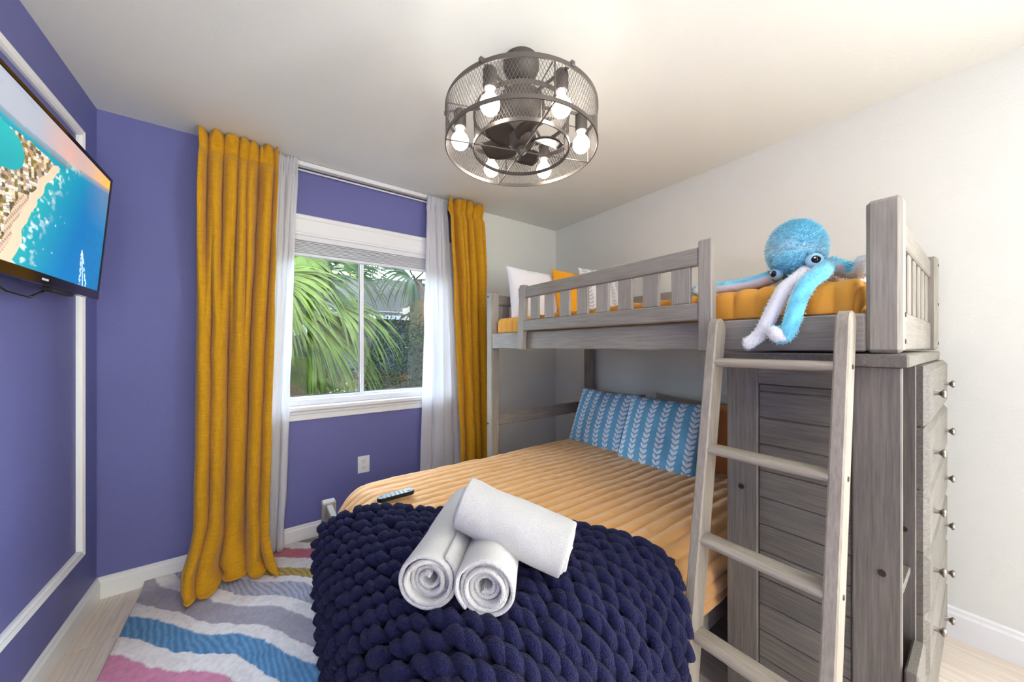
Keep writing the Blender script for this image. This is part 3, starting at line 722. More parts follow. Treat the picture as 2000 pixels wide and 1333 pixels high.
for i in range(6):
    a = math.radians(27+60*i); ca, sa = math.cos(a), math.sin(a); R = .243
    bx_, by_ = FX+R*ca, FY+R*sa; Tm = Matrix.Translation((bx_, by_, 0))
    arm = MB(); arm.tube([(FX+.07*ca, FY+.07*sa, 2.225), (FX+.20*ca, FY+.20*sa, 2.205), (FX+(RO+.002)*ca, FY+(RO+.002)*sa, 2.188)], .006, 8)
    arm.box((FX+RO*ca-.008, FY+RO*sa-.008, 2.178), (FX+RO*ca+.008, FY+RO*sa+.008, 2.196), .002)
    arm.build('arm', M_IRON, fan)
    MB().lathe([(0, 2.20), (.018, 2.20), (.024, 2.192), (.024, 2.135), (.021, 2.13), (0, 2.13)], 20, Tm).build('socket', M_IRON2, fan)
    prof = [(0, 2.136), (.0135, 2.135), (.014, 2.118), (.020, 2.105)]+[(.034*math.sin(th), 2.078-.034*math.cos(th)*-1) for th in np.linspace(.85, PI, 12)]
    bo = MB().lathe(prof, 20, Tm).build('bulb', M_BULB, fan, ang=180, label='lit white bulb')
for a0 in (74, 160):
    for sg in (0, 180):
        a = math.radians(a0+sg); m = MB(); m.tube([(FX+.012*math.cos(a), FY+.012*math.sin(a), 2.043), (FX+RO*math.cos(a), FY+RO*math.sin(a), 2.043)], .0028, 6)
        m.tube([(FX+RO*math.cos(a), FY+RO*math.sin(a), ZB-.004), (FX+RO*math.cos(a), FY+RO*math.sin(a), ZT+.004)], .0028, 6)
        m.tube([(FX+RI*math.cos(a), FY+RI*math.sin(a), ZB-.004), (FX+RI*math.cos(a), FY+RI*math.sin(a), ZT+.004)], .0025, 6)
        m.tube([(FX+RI*math.cos(a), FY+RI*math.sin(a), ZT), (FX+RO*math.cos(a), FY+RO*math.sin(a), ZT)], .0025, 6)
        m.build('rod', M_IRON, fan)
MB().lathe([(0, 2.064), (.012, 2.062), (.02, 2.05), (.02, 2.04), (.012, 2.032), (.006, 2.026), (0, 2.025)], 20, Matrix.Translation((FX, FY, 0))).build('finial', M_IRON, fan)

fan.location = (.862, 1.131, 2.478); fan.scale = (1.036,)*3

# ------------------------------------------------------------------ upper bunk
BX0, BX1, BY0, BY1 = 1.305, 2.395, .125, 2.125      # outer faces of the posts
PS = .066
bk = thing('loft_bed', 'grey wooden upper bunk with slatted guard rail over the double bed', 'bunk bed', (1.85, 1.1, 0))
boxpart('post', (BX0, BY0, 1.24), (BX0+PS, BY0+PS, 1.645), M_WZ, bk, .009)
boxpart('post', (BX1-PS, BY0, 1.24), (BX1, BY0+PS, 1.645), M_WZ, bk, .009)
pf = boxpart('post', (BX0, BY1-PS, 0), (BX0+PS, BY1, 1.645), M_WZ, bk, .006)
boxpart('post', (BX1-PS, BY1-PS, 0), (BX1, BY1, 1.645), M_WZ, bk, .006)
def bolts(lst, parent, axis, r=.006):
    for p in lst:
        R = {'x': Matrix.Rotation(PI/2, 4, 'Y'), 'y': Matrix.Rotation(PI/2, 4, 'X')}[axis]
        MB().lathe([(0, .002), (r*.8, .002), (r, .0005), (r, -.004), (0, -.004)], 12, Matrix.Translation(p) @ R).build('bolt', M_BOLT, parent)
bolts([(BX0, 2.105, 1.615), (BX0, 2.105, .70)], pf, 'x')
# side rails
boxpart('side_rail', (BX0+.004, BY0+PS, 1.243), (BX0+.034, BY1-PS, 1.347), M_WY, bk, .004)
boxpart('side_rail', (BX1-.034, BY0+PS, 1.243), (BX1-.004, BY1-PS, 1.347), M_WY, bk, .004)
# far end (head) and near end panels
for yy, far in ((BY1-.045, True), (BY0+.018, False)):
    boxpart('end_top_rail', (BX0+PS, yy, 1.555), (BX1-PS, yy+.026, 1.628), M_WX, bk, .004)
    boxpart('end_bottom_rail', (BX0+PS, yy, 1.245), (BX1-PS, yy+.026, 1.36), M_WX, bk, .004)
    for i in range(7):
        xc = BX0+PS+.075+i*(BX1-BX0-2*PS-.15)/6
        boxpart('end_slat', (xc-.034, yy+.005, 1.36), (xc+.034, yy+.021, 1.555), M_WZ, bk, .003)
boxpart('cross_rail', (BX0+PS, BY1-.05, .685), (BX1-PS, BY1-.022, .775), M_WX, bk, .004)
bolts([(BX0+.05, BY0, 1.34), (BX0+.05, BY0, 1.27), (BX1-.02, BY0, 1.61), (BX1-.02, BY0, 1.44), (BX1-.02, BY0, 1.27)], bk, 'y', .007)
# wall-side guard
boxpart('guard_top_rail', (BX1-.03, BY0+PS, 1.575), (BX1-.004, BY1-PS, 1.65), M_WY, bk, .004)
for i in range(14):
    yc = BY0+PS+.08+i*.127
    boxpart('guard_slat', (BX1-.026, yc-.035, 1.347), (BX1-.010, yc+.035, 1.575), M_WZ, bk, .003)
# front guard rail
GX0, GX1 = 1.268, 1.303
boxpart('guard_post', (GX0, .563, 1.238), (GX1, .612, 1.64), M_WZ, bk, .005)
Mg = Matrix.Translation((0, 1.69, 1.24)) @ Matrix.Rotation(math.radians(4.0), 4, 'X') @ Matrix.Translation((0, -1.69, -1.24))
boxpart('guard_post', (GX0, 1.655, 1.238), (GX1, 1.712, 1.632), M_WZ, bk, .005, M=Mg)
boxpart('guard_top_rail', (GX0+.004, .612, 1.552), (GX1-.003, 1.70, 1.617), M_WY, bk, .004)
boxpart('guard_bottom_rail', (GX0+.004, .612, 1.352), (GX1-.003, 1.70, 1.416), M_WY, bk, .004)
for i in range(8):
    yc = 1.5515-i*.1243
    boxpart('guard_slat', (GX0+.010, yc-.0365, 1.416), (GX0+.026, yc+.0365, 1.552), M_WZ, bk, .003)
boxpart('slat_base', (BX0+.034, BY0+PS, 1.262), (BX1-.034, BY1-PS, 1.285), M_WX, bk, .003)

# ------------------------------------------------------------------ drape helper
def drape(fx, fy, rect, ztop, r, zmin=.02, dome=0):
    """flat cloth coordinates -> surface over a box with rounded edges; returns points"""
    x0, x1, y0, y1 = rect
    nxp = np.clip(fx, x0+r, x1-r); nyp = np.clip(fy, y0+r, y1-r)
    dx, dy = fx-nxp, fy-nyp; d = np.hypot(dx, dy); dd = np.maximum(d, 1e-9); ux, uy = dx/dd, dy/dd
    th = np.minimum(d/r, PI/2); hor = r*np.sin(th); ver = r*(1-np.cos(th))+np.maximum(d-r*PI/2, 0)
    z = np.maximum(ztop-ver, zmin)
    if dome:
        z = z+dome*np.clip((1-((fx-(x0+x1)/2)/((x1-x0)/2))**4), 0, 1)*np.clip(1-((fy-(y0+y1)/2)/((y1-y0)/2))**4, 0, 1)
    return np.stack([nxp+ux*hor, nyp+uy*hor, z], -1)
def gnormals(P):
    a = np.gradient(P, axis=0); b = np.gradient(P, axis=1); n = np.cross(a, b); l = np.linalg.norm(n, axis=-1, keepdims=True); return n/np.maximum(l, 1e-9)
def quilt(name, label, rect, ztop, r, drop, mat, pitch, ang, loc, puff=.007, step=.011, seed=1, group=None, dome=0, xr=None, yr=None):
    x0, x1, y0, y1 = rect; ex = r*(PI/2-1)+drop
    fxs = np.arange((x0-ex) if xr is None else xr[0], (x1+ex) if xr is None else xr[1], step)
    fys = np.arange((y0-ex) if yr is None else yr[0], (y1+ex) if yr is None else yr[1], step)
    FXm, FYm = np.meshgrid(fxs, fys, indexing='ij')
    Pq = drape(FXm, FYm, rect, ztop, r, .05, dome); nn = gnormals(Pq)
    q = -FXm*math.sin(ang)+FYm*math.cos(ang)+.004*vnoise(FXm*6, FYm*6, seed)
    pf_ = np.abs(np.sin(PI*q/pitch))**.38
    wr = .0035*vnoise(FXm*22+FYm*9, FYm*30, seed+2)*pf_+.004*vnoise(FXm*5, FYm*5, seed+5)
    Pq = Pq+nn*(puff*(pf_-.6)+wr)[..., None]
    o = MB().grid(Pq).build(name, mat, loc=loc, ang=180); md = o.modifiers.new('thickness', 'SOLIDIFY'); md.thickness = .012; md.offset = -1
    return tag(o, label, 'quilt', group)
# upper mattress + quilt
mt = MB().box((1.352, .205, 1.288), (2.345, 2.05, 1.425), .03).build('mattress', M_MATT); tag(mt, 'mattress of the upper bunk, under the mustard quilt', 'mattress')
quilt('quilt', 'mustard stitched quilt covering the upper bunk under the plush toy', (1.343, 2.355, .196, 2.058), 1.452, .035, .065, M_QUILT2, .066, 0.0, (1.85, 1.1, 1.44), puff=.011, step=.006, seed=3)

# ------------------------------------------------------------------ chest under the bunk
CX0, CX1, CY0, CY1 = 1.317, 2.215, .127, .535
ch = thing('chest_of_drawers', 'grey wooden chest with six rows of drawers under the bunk end', 'chest', (1.77, .33, 0))
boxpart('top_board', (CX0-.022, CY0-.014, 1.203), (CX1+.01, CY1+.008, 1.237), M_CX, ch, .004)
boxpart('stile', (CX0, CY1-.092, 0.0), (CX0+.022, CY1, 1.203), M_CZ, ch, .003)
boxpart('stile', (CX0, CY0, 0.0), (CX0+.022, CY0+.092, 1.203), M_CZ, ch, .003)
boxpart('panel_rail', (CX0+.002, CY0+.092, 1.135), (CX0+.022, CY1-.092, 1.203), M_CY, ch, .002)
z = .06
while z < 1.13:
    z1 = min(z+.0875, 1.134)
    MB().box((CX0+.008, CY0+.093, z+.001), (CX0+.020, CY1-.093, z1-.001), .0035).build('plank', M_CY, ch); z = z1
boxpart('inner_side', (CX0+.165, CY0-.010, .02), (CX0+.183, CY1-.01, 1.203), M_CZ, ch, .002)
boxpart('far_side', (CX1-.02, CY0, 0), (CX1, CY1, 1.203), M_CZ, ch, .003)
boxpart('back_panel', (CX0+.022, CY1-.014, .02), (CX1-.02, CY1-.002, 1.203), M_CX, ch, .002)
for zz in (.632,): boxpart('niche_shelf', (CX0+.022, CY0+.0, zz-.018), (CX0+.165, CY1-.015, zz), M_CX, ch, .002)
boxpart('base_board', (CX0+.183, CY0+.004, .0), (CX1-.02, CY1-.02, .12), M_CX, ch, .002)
boxpart('niche_door', (CX0-.004, CY0-.028, .05), (CX0+.160, CY0-.004, .437), M_CZ, ch, .004)
bolts([(CX0, CY0+.035, .66), (CX0, CY1-.045, .78)], ch, 'x', .008)
bolts([(CX0+.165, CY0+.012, .735)], ch, 'x', .007)
dz = .176; ztop = 1.205; dx0, dx1 = CX0+.176, CX1+.004
knob = MB().lathe([(0, 0), (.0075, 0), (.006, .004), (.0055, .010), (.009, .014), (.0135, .017), (.0135, .020), (.010, .023), (0, .024)], 16, Matrix.Rotation(PI/2, 4, 'X')).build('knob', M_KNOB, loc=(0, 0, 0), label='pewter knob')
knob_used = False
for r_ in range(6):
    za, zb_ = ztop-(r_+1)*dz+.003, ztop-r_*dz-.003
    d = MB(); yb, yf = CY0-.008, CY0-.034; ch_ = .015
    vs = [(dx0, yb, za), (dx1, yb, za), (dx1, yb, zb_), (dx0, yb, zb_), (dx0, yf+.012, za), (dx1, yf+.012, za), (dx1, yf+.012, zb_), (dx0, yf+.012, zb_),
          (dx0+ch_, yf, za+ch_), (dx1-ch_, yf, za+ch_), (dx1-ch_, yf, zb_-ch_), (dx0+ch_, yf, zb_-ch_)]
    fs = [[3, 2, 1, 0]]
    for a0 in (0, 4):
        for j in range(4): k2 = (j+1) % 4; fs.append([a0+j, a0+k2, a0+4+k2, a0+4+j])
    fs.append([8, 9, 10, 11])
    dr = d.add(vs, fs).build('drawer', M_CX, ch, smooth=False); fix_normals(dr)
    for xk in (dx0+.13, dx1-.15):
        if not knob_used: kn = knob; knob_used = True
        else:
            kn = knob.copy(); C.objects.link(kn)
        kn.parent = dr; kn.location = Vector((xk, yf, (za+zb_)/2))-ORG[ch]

# ------------------------------------------------------------------ ladder
ld = thing('ladder', 'grey wooden bunk ladder leaning on the upper bed, four rungs', 'ladder', (1.08, .385, 0))
def lx(z): return 1.036+.172*z
def stile(yc):
    m = MB(); w2 = .0155; dep = .036; K = 24; prof = []
    zt_ = 1.352; ax = Vector((.172, 0, 1)).normalized(); pp = Vector((ax.z, 0, -ax.x))
    base = Vector((lx(0), 0, 0)); L = zt_/ax.z
    out = [(-dep, .004), (dep, .004+dep*2*.172)]
    pts = [base-pp*dep, base+pp*dep]
    # rounded top
    for k_ in range(9):
        a = k_/8*PI/2; out_ = base+ax*(L-.035+.035*math.sin(a))+pp*(dep-.035+.035*math.cos(a)); pts.append(out_)
    for k_ in range(9):
        a = PI/2+k_/8*PI/2; out_ = base+ax*(L-.035+.035*math.sin(a))+pp*(-dep+.035+.035*math.cos(a)); pts.append(out_)
    cen = base+ax*(L*.5)
    n = len(pts); vs = []; bev = .004
    for yo, ins in ((-w2, bev), (-w2+bev, 0), (w2-bev, 0), (w2, bev)):
        for p in pts:
            d = p-cen; q = Vector(p); 
            lat = d.dot(pp); lon = d.dot(ax)
            q = cen+pp*(lat-math.copysign(min(ins, abs(lat)), lat))+ax*(lon-math.copysign(ins, lon))
            vs.append(Vector((q.x, yc+yo, max(q.z, .0))))
    fs = [list(range(n)), [3*n+i for i in range(n)][::-1]]
    for a0 in range(3):
        for i in range(n): j = (i+1) % n; fs.append([a0*n+i, a0*n+j, (a0+1)*n+j, (a0+1)*n+i])
    o = m.add(vs, fs).build('stile', M_LZ, ld); fix_normals(o); return o
YL, YR = .545, .222
st1, st2 = stile(YL), stile(YR)
RZ = [.357, .640, .920, 1.203]
for z in RZ:
    m = MB(); xs = lx(z); seg = 20; vs = []
    for y in (YR+.014, YL-.014):
        for k_ in range(seg):
            a = 2*PI*k_/seg; cx_ = math.copysign(abs(math.cos(a))**.7, math.cos(a)); cz_ = math.copysign(abs(math.sin(a))**.85, math.sin(a))
            vs.append((xs+.034*cx_, y, z+.0145*cz_))
    fs = [[k_, (k_+1) % seg, seg+(k_+1) % seg, seg+k_] for k_ in range(seg)]+[list(range(seg))[::-1], [seg+k_ for k_ in range(seg)]]
    o = m.add(vs, fs).build('rung', M_LY, ld); fix_normals(o)
bolts([(lx(z)+.005, YR-.0155, z) for z in RZ], st2, 'y', .007)

# ------------------------------------------------------------------ lower double bed
bd = thing('double_bed', 'low grey wooden bed frame under the bunk, foot towards the window', 'bed', (1.3, 1.33, 0))
for y0 in (.60, 2.045): boxpart('foot_post', (.245, y0, .015), (.31, y0+.06, .425), M_WZ, bd, .005)
boxpart('foot_board', (.262, .66, .13), (.292, 2.045, .415), M_WY, bd, .004)
for y0 in (.615, 2.02): boxpart('side_rail', (.31, y0, .18), (2.30, y0+.026, .33), M_WX, bd, .004)
boxpart('slat_base', (.31, .641, .24), (2.30, 2.02, .262), M_WX, bd, .003)
for y0 in (.66, 1.96): boxpart('rear_leg', (2.24, y0, 0), (2.30, y0+.04, .24), M_WZ, bd, .004)
mt2 = MB().box((.32, .66, .265), (2.28, 2.0, .475), .06).build('mattress', M_MATT); tag(mt2, 'mattress of the lower double bed, under the ochre quilt', 'mattress')
quilt('quilt', 'ochre channel-stitched quilt spread over the lower double bed', (.29, 2.30, .585, 2.045), .525, .17, .04, M_QUILT, .056, math.radians(-1.5), (1.3, 1.33, .36), puff=.018, step=.0058, seed=8, dome=.012)

# ------------------------------------------------------------------ chunky throw
def throw():
    org = np.array([.58, 1.29]); e1 = np.array([.696, -.718]); e2 = np.array([-.718, -.696])
    rect = (.185, 2.4, .515, 2.2); zt_, r = .572, .25
    t = thing('knitted_throw', 'chunky navy blue knitted throw draped over the foot of the double bed', 'blanket', (.5, .85, .2))
    pitch = .0455; nrow = 26; a0, a1 = -.62, .85; ds = .0062
    n_a = int((a1-a0+.3)/ds); fan_ = lambda b: (a0-.12*b, a1+.38*b)
    def surf(a, b):
        b = b+.40*np.clip(a-.33, 0, None)**2
        fx_ = org[0]+e1[0]*a+e2[0]*b; fy_ = org[1]+e1[1]*a+e2[1]*b
        return drape(fx_, fy_, rect, zt_, r, .06)
    # sheet right under the yarn, its darker navy painting shade between rows
    bv = np.arange(0, nrow*pitch, .016); sv2 = np.linspace(.005, .995, 120)
    Sa, Bb = np.meshgrid(sv2, bv, indexing='ij'); Aa = (a0-.12*Bb)*(1-Sa)+(a1+.38*Bb)*Sa; av2 = sv2; Pb = surf(Aa, Bb); nb_ = gnormals(Pb); Pb = Pb+nb_*(-.008)*np.sign(nb_[len(av2)//2, 2, 2])
    # orientation sign so that offsets go outwards
    sg = np.sign(nb_[len(av2)//2, 3, 2])
    seg = 7; m = MB(); rr = random.Random(2)
    ca = np.cos(2*PI*np.arange(seg)/seg); sa = np.sin(2*PI*np.arange(seg)/seg)
    for k_ in range(nrow):
        b0 = k_*pitch; av = np.linspace(*fan_(b0), n_a); ph0 = rr.uniform(0, 6.28); jit = .004*vnoise(av*7, av*0+k_, 5)
        trim = rr.uniform(0, .02)
        for strand in (0, 1):
            ph = 2*PI*av/.094+PI*strand+ph0+1.3*vnoise(av*7, av*0+k_*3+strand, 8)
            bb_ = b0+jit+.0092*np.sin(ph)
            Pc = surf(av, bb_)
            # local normal by differences
            da = surf(av+.004, bb_)-surf(av-.004, bb_); db = surf(av, bb_+.004)-surf(av, bb_-.004)
            nn = np.cross(da, db); nn /= np.maximum(np.linalg.norm(nn, axis=1, keepdims=True), 1e-9); nn *= sg
            Pc = Pc+nn*(.006+.0105*np.cos(ph))[:, None]
            rad = .0168*(1+.12*np.cos(ph)+.20*vnoise(av*38, av*0+k_*5+strand, 9))
            Tn = np.gradient(Pc, axis=0); Tn /= np.maximum(np.linalg.norm(Tn, axis=1, keepdims=True), 1e-9)
            Nn = nn-Tn*np.sum(nn*Tn, 1, keepdims=True); Nn /= np.maximum(np.linalg.norm(Nn, axis=1, keepdims=True), 1e-9); Bn = np.cross(Tn, Nn)
            lump = 1+.16*vnoise(np.arange(len(av))[:, None]*.45+np.zeros((1, seg)), np.arange(seg)[None]*1.3+k_*7+strand*3, 6)
            ring = Pc[:, None, :]+(Nn[:, None, :]*ca[None, :, None]+Bn[:, None, :]*sa[None, :, None])*(rad[:, None]*lump)[..., None]
            n = len(av); base = len(m.v); m.v.extend(map(tuple, ring.reshape(-1, 3)))
            for i in range(n-1):
                for j in range(seg):
                    j2 = (j+1) % seg; m.f.append((base+i*seg+j, base+i*seg+j2, base+(i+1)*seg+j2, base+(i+1)*seg+j)); m.m.append(0)
            m.f.append(tuple(base+j for j in range(seg))[::-1]); m.m.append(0); m.f.append(tuple(base+(n-1)*seg+j for j in range(seg))); m.m.append(0)
    o = m.build('knit_rows', M_NAVY, t, ang=180); o['kind'] = 'stuff'
    # selvedge loops at both ends
    for ae, nm in ((0, 'end_loops'), (1, 'end_loops')):
        l = MB()
        bb = np.arange(0, nrow*pitch, .006); pc = surf((a0-.12*bb if ae == 0 else a1+.38*bb)+.016*np.sin(2*PI*bb/pitch/2), bb)+np.array([0, 0, .004])
        l.tube([Vector(p) for p in pc], [.014*(1+.15*math.sin(i*1.1)) for i in range(len(pc))], 7)
        l.build(nm, M_NAVY, t, ang=180)
    MB().grid(Pb).build('knit_gap_shade', plain('navy_shadow_yarn', lin(18, 20, 48), 1), t, ang=180)
throw()

# ------------------------------------------------------------------ towels
def towel(p0, p1, R, label, seed, turns=5, flap=.0, tail=.03):
    p0 = Vector(p0); p1 = Vector(p1); ax = (p1-p0); L = ax.length; ax.normalize()
    up = Vector((0, 0, 1)); up = (up-ax*up.dot(ax)).normalized(); sd_ = ax.cross(up)
    nth, nl = turns*34, 40; th = np.linspace(0, turns*2*PI, nth)[:, None]; tl = np.linspace(0, 1, nl)[None]
    r = .010+(R-.010)*(th/(turns*2*PI))
    r = r*(1+.05*vnoise(th*.9, tl*3+np.zeros_like(th), seed)+.03*vnoise(th*2.5, tl*8, seed+1))
    ph = th+seed
    endoff = .014*vnoise(th*.35, np.zeros_like(th), seed+3)
    ll = (tl*L)+endoff*(1-2*tl)
    cx_ = r*np.cos(ph); cz_ = r*np.sin(ph)*.95
    cz_ = np.where(cz_ < -R*.86, -R*.86+(cz_+R*.86)*.25, cz_)
    Pp = np.array(p0)+ll[..., None]*np.array(ax)+cx_[..., None]*np.array(sd_)+cz_[..., None]*np.array(up)
    m = MB().grid(Pp); o = m.build('rolled_towel', M_TOWEL, ang=180)
    md = o.modifiers.new('thickness', 'SOLIDIFY'); md.thickness = .0122; md.offset = -1
    md2 = o.modifiers.new('sub', 'SUBSURF'); md2.levels = 1; md2.render_levels = 1
    # woven border band near one end
    return tag(o, label, 'towel', None)
towel((.338, .842, .652), (.630, 1.160, .650), .072, 'white rolled towel on the navy throw, left one of the lower two', 1)
towel((.446, .732, .650), (.688, 1.012, .650), .070, 'white rolled towel on the navy throw, right one of the lower two', 4)
towel((.480, .930, .784), (.690, .680, .682), .070, 'white rolled towel lying across the other two', 9)

# ------------------------------------------------------------------ remote
rm = thing('remote_control', 'black remote control lying on the quilt beside the throw', 'remote', (.497, 1.618, .545))
Mr = Matrix.Translation((.497, 1.618, .552)) @ Matrix.Rotation(math.radians(-5), 4, 'Z') @ Matrix.Rotation(math.radians(-3), 4, 'Y')
def stadium(L, W, z0, z1, seg=10, inset=0, M=None):
    vs = []
    for z in (z0, z1):
        for sx_ in (1, -1):
            for k_ in range(seg+1):
                a = -PI/2+PI*k_/seg; vs.append(M @ Vector((sx_*(L/2-W/2)+sx_*math.cos(a)*(W/2-inset), sx_*math.sin(a)*(W/2-inset), z)))
    n = len(vs)//2; fs = [list(range(n))[::-1], [n+i for i in range(n)]]+[[i, (i+1) % n, n+(i+1) % n, n+i] for i in range(n)]
    return vs, fs
body = MB().add(*stadium(.168, .046, 0, .016, M=Mr)); body.build('body', M_BLACKM, rm)
fp = MB().add(*stadium(.164, .042, .016, .0175, M=Mr)); fp.build('face_plate', plain('glossy_face', lin(40, 52, 62), .18), rm)
bt = plain('remote_button', lin(150, 176, 190), .4)
for i in range(6):
    for j in range(3):
        x_ = -.06+i*.019; y_ = -.012+j*.012
        MB().lathe([(0, .0195), (.003, .0195), (.0038, .0175), (0, .0172)], 10, Mr @ Matrix.Translation((x_, y_, 0))).build('button', bt, rm)
MB().lathe([(.0, .0195), (.011, .0195), (.0135, .0175), (.0, .0172)], 20, Mr @ Matrix.Translation((.062, 0, 0))).build('navigation_ring', bt, rm)

# ------------------------------------------------------------------ pillows
def pillow(name, label, cen, right, up, w_, h_, t_, mat, colfn=None, n=90, seed=1, group=None, cat='pillow', dent=0, piping=None):
    cen = np.array(cen, float); r_ = Vector(right).normalized(); u_ = Vector(up); u_ = (u_-r_*u_.dot(r_)).normalized(); n_ = r_.cross(u_)
    g = np.linspace(-1, 1, n); U, V = np.meshgrid(g, g, indexing='ij')
    th = (np.clip(1-np.abs(U)**2.6, 0, 1)*np.clip(1-np.abs(V)**2.6, 0, 1))**.42
    pull = 1-.06*(1-np.abs(V)**3*1)*np.abs(U)**3; pull2 = 1-.06*(1-np.abs(U)**3)*np.abs(V)**3
    X = U*w_/2*pull; Y = V*h_/2*pull2
    m = MB(); cols = []
    for sg in (1, -1):
        wr = .006*vnoise(U*3+9*sg, V*3, seed)+.003*vnoise(U*8, V*8+sg, seed+2)
        Z = sg*(t_/2*th+wr*th)
        if dent and sg > 0: Z = Z-dent*np.exp(-((U-.45)**2+(V+.25)**2)/.08)*th
        P_ = cen+X[..., None]*np.array(r_)+Y[..., None]*np.array(u_)+Z[..., None]*np.array(n_)
        m.grid(P_ if sg > 0 else P_[::-1])
        if colfn is not None:
            cc = colfn(X+w_/2, Y+h_/2); cols.append((cc if sg > 0 else cc[::-1]).reshape(-1, 3))
    col_ = np.concatenate(cols) if cols else None
    o = m.build(name, mat, ang=180, col=col_)
    tag(o, label, cat, group); return o
def leafcol(bgc, fgc, pitch, lp, Lf, Wf, tone=0):
    B0 = np.array(lin(*bgc)[:3]); F0 = np.array(lin(*fgc)[:3])
    def f(x_, y_):
        cx_ = (x_/pitch); ci = np.floor(cx_); dx_ = (cx_-ci-.5)*pitch; up = np.where(ci % 2 == 0, 1, 1)
        yy_ = y_*up+ci*.013; hit = np.abs(dx_) < .0011
        for kk in (-2, -1, 0, 1):
            yk = (np.floor(yy_/lp)+kk)*lp; ax_ = np.abs(dx_); ay = yy_-yk
            l = ax_*math.cos(.95)+ay*math.sin(.95); w__ = -ax_*math.sin(.95)+ay*math.cos(.95)
            hit = hit | ((l > .002) & (l < Lf) & (np.abs(w__) < Wf*np.sin(PI*np.clip(l/Lf, 0, 1))**.8))
        c = np.where(hit[..., None], F0, B0*(1+.12*vnoise(x_*9, y_*9, 3))[..., None]); return np.clip(c, 0, 1)
    return f
blueleaf = leafcol((112, 176, 210), (234, 240, 248), .084, .032, .039, .0080)
whiteleaf = leafcol((236, 236, 238), (190, 192, 196), .07, .028, .034, .007)
ny_ = Vector((-.86, 0, .42))
pillow('throw_pillow', 'blue leaf-print pillow on the lower bed, left one', (2.04, 1.685, .705), (0, -1, -.01), (.34, .03, .80), .52, .46, .15, M_LEAFP, blueleaf, n=170, seed=2)
pillow('throw_pillow', 'blue leaf-print pillow on the lower bed, right one behind the ladder', (2.00, 1.19, .698), (.06, -1, -.02), (.34, .0, .80), .52, .48, .16, M_LEAFP, blueleaf, n=170, seed=5, dent=.03)
pillow('pillow', 'taupe velvet pillow behind the left blue leaf pillow', (2.24, 1.76, .665), (0, -1, 0), (.24, 0, .9), .54, .48, .12, M_GPIL, seed=7)
pillow('pillow', 'taupe velvet pillow behind the right blue leaf pillow', (2.22, 1.13, .675), (0, -1, -.02), (.24, 0, .9), .54, .51, .12, M_GPIL, seed=9)
pillow('pillow', 'rust quilted pillow upright by the chest, seen behind the ladder', (2.20, .78, .70), (.1, -1, 0), (.24, 0, .9), .42, .44, .12, M_OPIL, seed=11)
pillow('pillow', 'white pillow standing at the head of the upper bunk', (1.66, 1.97, 1.635), (1, -.05, -.04), (0, .22, .9), .52, .40, .13, M_WPIL, seed=13)
pillow('throw_pillow', 'bright yellow pillow standing between two white pillows on the upper bunk', (1.95, 1.86, 1.645), (1, -.08, -.02), (-.05, .25, .9), .40, .40, .13, M_YPIL, seed=15)
pillow('throw_pillow', 'white leaf-print pillow at the wall side of the upper bunk', (2.13, 1.74, 1.655), (1, -.12, .0), (0, .25, .9), .42, .42, .13, M_LEAFP, whiteleaf, n=130, seed=17)

# ------------------------------------------------------------------ plush octopus
oc = thing('plush_octopus', 'turquoise plush octopus with white tentacle undersides on the upper bunk', 'stuffed toy', (1.43, .37, 1.46))
fb, fw_ = np.array(lin(128, 224, 250)[:3]), np.array(lin(244, 244, 246)[:3]); fl_ = np.array(lin(214, 240, 250)[:3])
def fuzz(m, cols, pts, nrms, base, L=.009, n_per=1, seed=1):
    rs = random.Random(seed)
    for p, nv, c in zip(pts, nrms, base):
        for _ in range(n_per):
            d = (Vector(nv)+Vector((rs.uniform(-.7, .7), rs.uniform(-.7, .7), rs.uniform(-.9, .4)))).normalized()
            s_ = d.orthogonal().normalized()*.0016; o_ = Vector(p)+Vector((rs.uniform(-1, 1), rs.uniform(-1, 1), rs.uniform(-1, 1)))*.003-Vector(nv)*.001
            b_ = len(m.v); m.v += [tuple(o_-s_), tuple(o_+s_), tuple(o_+d*L*rs.uniform(.6, 1.2))]; m.f.append((b_, b_+1, b_+2)); m.m.append(0)
            k_ = np.clip(np.array(c)*rs.uniform(.85, 1.15), 0, 1); cols += [k_, k_, k_]
HCn = Vector((1.43, .372, 1.571)); HR = .096
fd = Vector((-.80, -.30, -.12)).normalized()                      # where the face looks
hm = MB(); nu_, nv_ = 96, 64; tu = np.linspace(0, 2*PI, nu_); tv_ = np.linspace(.0, PI, nv_); TU, TV = np.meshgrid(tu, tv_, indexing='ij')
d_ = np.dstack([np.cos(TU)*np.sin(TV), np.sin(TU)*np.sin(TV), np.cos(TV)])
facing = d_ @ np.array(fd); low = np.clip(-d_[..., 2], 0, 1)
rad = HR*(1+.06*d_[..., 2]-.10*low**2+.03*vnoise(d_[..., 0]*5, d_[..., 2]*6+d_[..., 1]*4, 3))*(1+.10*np.exp(-((facing-.75)/.3)**2)*(d_[..., 2] < -.1))
Ph = np.array(HCn)+d_*rad[..., None]*np.array([.86, .80, .97])
nz = .5+.5*vnoise(d_[..., 0]*4+d_[..., 1]*3, d_[..., 2]*7, 7); band = np.clip((d_[..., 2]-.0)*1.0, 0, 1)
wcol = np.clip(.15+.75*np.exp(-((d_[..., 2]-.05-.2*d_[..., 1])/.25)**2)*nz+.6*np.clip(d_[..., 1]*1.1-.3, 0, 1), 0, 1)
hc = fb*(1-wcol[..., None])+fl_*wcol[..., None]; hc = hc*(1+.18*vnoise(TU*9, TV*14, 5))[..., None]
hm.grid(Ph); cols = [c for c in hc.reshape(-1, 3)]
fuzz(hm, cols, Ph.reshape(-1, 3), d_.reshape(-1, 3), hc.reshape(-1, 3), L=.010, n_per=3, seed=4)
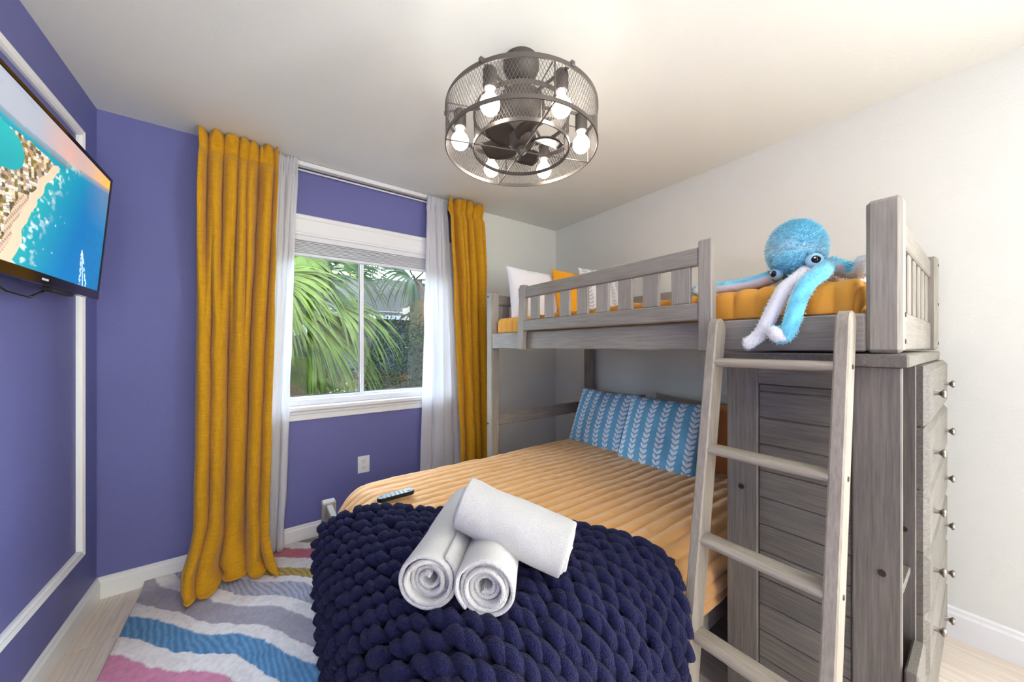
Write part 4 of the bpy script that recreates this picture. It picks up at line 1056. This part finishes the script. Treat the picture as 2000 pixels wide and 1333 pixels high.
hd = hm.build('head', M_FURP, oc, ang=180, col=np.clip(np.array(cols), 0, 1))
def eye(p, n_, s_=1.0):
    p = Vector(p); n_ = Vector(n_).normalized(); q = n_.to_track_quat('Z', 'Y').to_matrix().to_4x4()
    Mx = Matrix.Translation(p) @ q
    sock = MB().lathe([(0, .013), (.012*s_, .012), (.020*s_, .007), (.023*s_, -.002), (.02*s_, -.012), (0, -.012)], 24, Mx)
    so_ = sock.build('eye_rim', plain('pale_blue_felt', lin(170, 216, 238), .95), oc, ang=180)
    MB().lathe([(0, .0185), (.006*s_, .0178), (.0105*s_, .0145), (.0125*s_, .011), (.0125*s_, .008), (0, .008)], 20, Mx).build('eyeball', M_EYE, so_, ang=180)
    up_ = Vector((0, 0, 1)); gl = p+n_*.0175+Vector((-.002, .004, .0035))
    MB().lathe([(0, .0012), (.002, .0008), (.0026, -.001), (0, -.001)], 10, Matrix.Translation(gl) @ q).build('glint', M_EYEW, so_, ang=180)
eye((1.366, .309, 1.521), (-.88, -.46, .05)); eye((1.384, .412, 1.499), (-.86, .36, -.05), .9)
def tentacle(path, r0, r1, under, seed, n=40, tipwhite=.0, name='tentacle'):
    P_ = [Vector(p) for p in path]
    # Catmull-Rom resample
    out = []
    k_ = len(P_)
    for i in range(n):
        s_ = i/(n-1)*(k_-1); a = min(int(s_), k_-2); f_ = s_-a
        p0, p1, p2, p3 = P_[max(a-1, 0)], P_[a], P_[a+1], P_[min(a+2, k_-1)]
        out.append(.5*((2*p1)+(p2-p0)*f_+(2*p0-5*p1+4*p2-p3)*f_*f_+(3*p1-p0-3*p2+p3)*f_**3))
    seg = 16; rads = [(r0+(r1-r0)*i/(n-1))*(1 if i < n-3 else (.86, .55, .12)[i-(n-3)]) for i in range(n)]
    m = MB(); m.tube(out, rads, seg)
    V_ = np.array([tuple(v) for v in m.v]); und = np.array(Vector(under).normalized()) if not callable(under) else None
    cols = []; pts = []; nr = []; bc = []
    for i in range(n):
        for j in range(seg):
            v = V_[i*seg+j]; d = v-np.array(out[i]); l = np.linalg.norm(d); d = d/max(l, 1e-6)
            uv_ = under(i/(n-1)) if callable(under) else und
            uv_ = np.array(Vector(uv_).normalized())
            wht = d @ uv_ > -.08
            c = fw_ if wht else fb*(1+.25*vnoise(np.array(i*.5), np.array(j*.7+seed), 3))
            cols.append(c); pts.append(v); nr.append(d); bc.append(c)
    fuzz(m, cols, pts, nr, bc, L=.006, n_per=2, seed=seed)
    return m.build(name, M_FURP, oc, ang=180, col=np.clip(np.array(cols), 0, 1))
# front: white side towards the room, then the blue one with the curled tip
tentacle([(1.40, .335, 1.50), (1.35, .338, 1.474), (1.318, .366, 1.44), (1.302, .385, 1.395), (1.288, .402, 1.345), (1.275, .422, 1.295), (1.262, .448, 1.268), (1.258, .462, 1.262)], .023, .0185, (-.95, -.45, .25), 1)
tentacle([(1.40, .295, 1.50), (1.345, .290, 1.477), (1.308, .312, 1.445), (1.290, .328, 1.40), (1.276, .338, 1.345), (1.268, .348, 1.30), (1.258, .362, 1.283), (1.247, .375, 1.297), (1.245, .383, 1.318)], .026, .018, lambda t_: (.9, .35, .1) if t_ < .74 else (-.7, .5, .75), 2)
tentacle([(1.43, .44, 1.50), (1.42, .50, 1.485), (1.415, .56, 1.483), (1.41, .61, 1.482), (1.405, .645, 1.478), (1.39, .668, 1.476), (1.375, .672, 1.49)], .022, .018, lambda t_: (0, 0, -1) if t_ < .75 else (-.6, -.6, .4), 3)
tentacle([(1.46, .30, 1.52), (1.48, .262, 1.50), (1.47, .238, 1.487), (1.45, .223, 1.483), (1.425, .212, 1.495), (1.415, .211, 1.52)], .026, .018, lambda t_: (0, 0, -1) if t_ < .68 else (-.8, -.2, .2), 4)
tentacle([(1.50, .40, 1.51), (1.58, .47, 1.485), (1.66, .52, 1.482), (1.74, .54, 1.482)], .024, .017, (0, 0, -1), 5)
tentacle([(1.52, .36, 1.51), (1.61, .36, 1.485), (1.70, .34, 1.482), (1.78, .36, 1.482)], .024, .017, (0, 0, -1), 6)
tentacle([(1.50, .32, 1.51), (1.57, .28, 1.485), (1.64, .25, 1.482), (1.71, .25, 1.482)], .024, .017, (0, 0, -1), 7)
tentacle([(1.46, .43, 1.51), (1.50, .52, 1.485), (1.53, .60, 1.482), (1.53, .68, 1.482)], .024, .017, (0, 0, -1), 8)
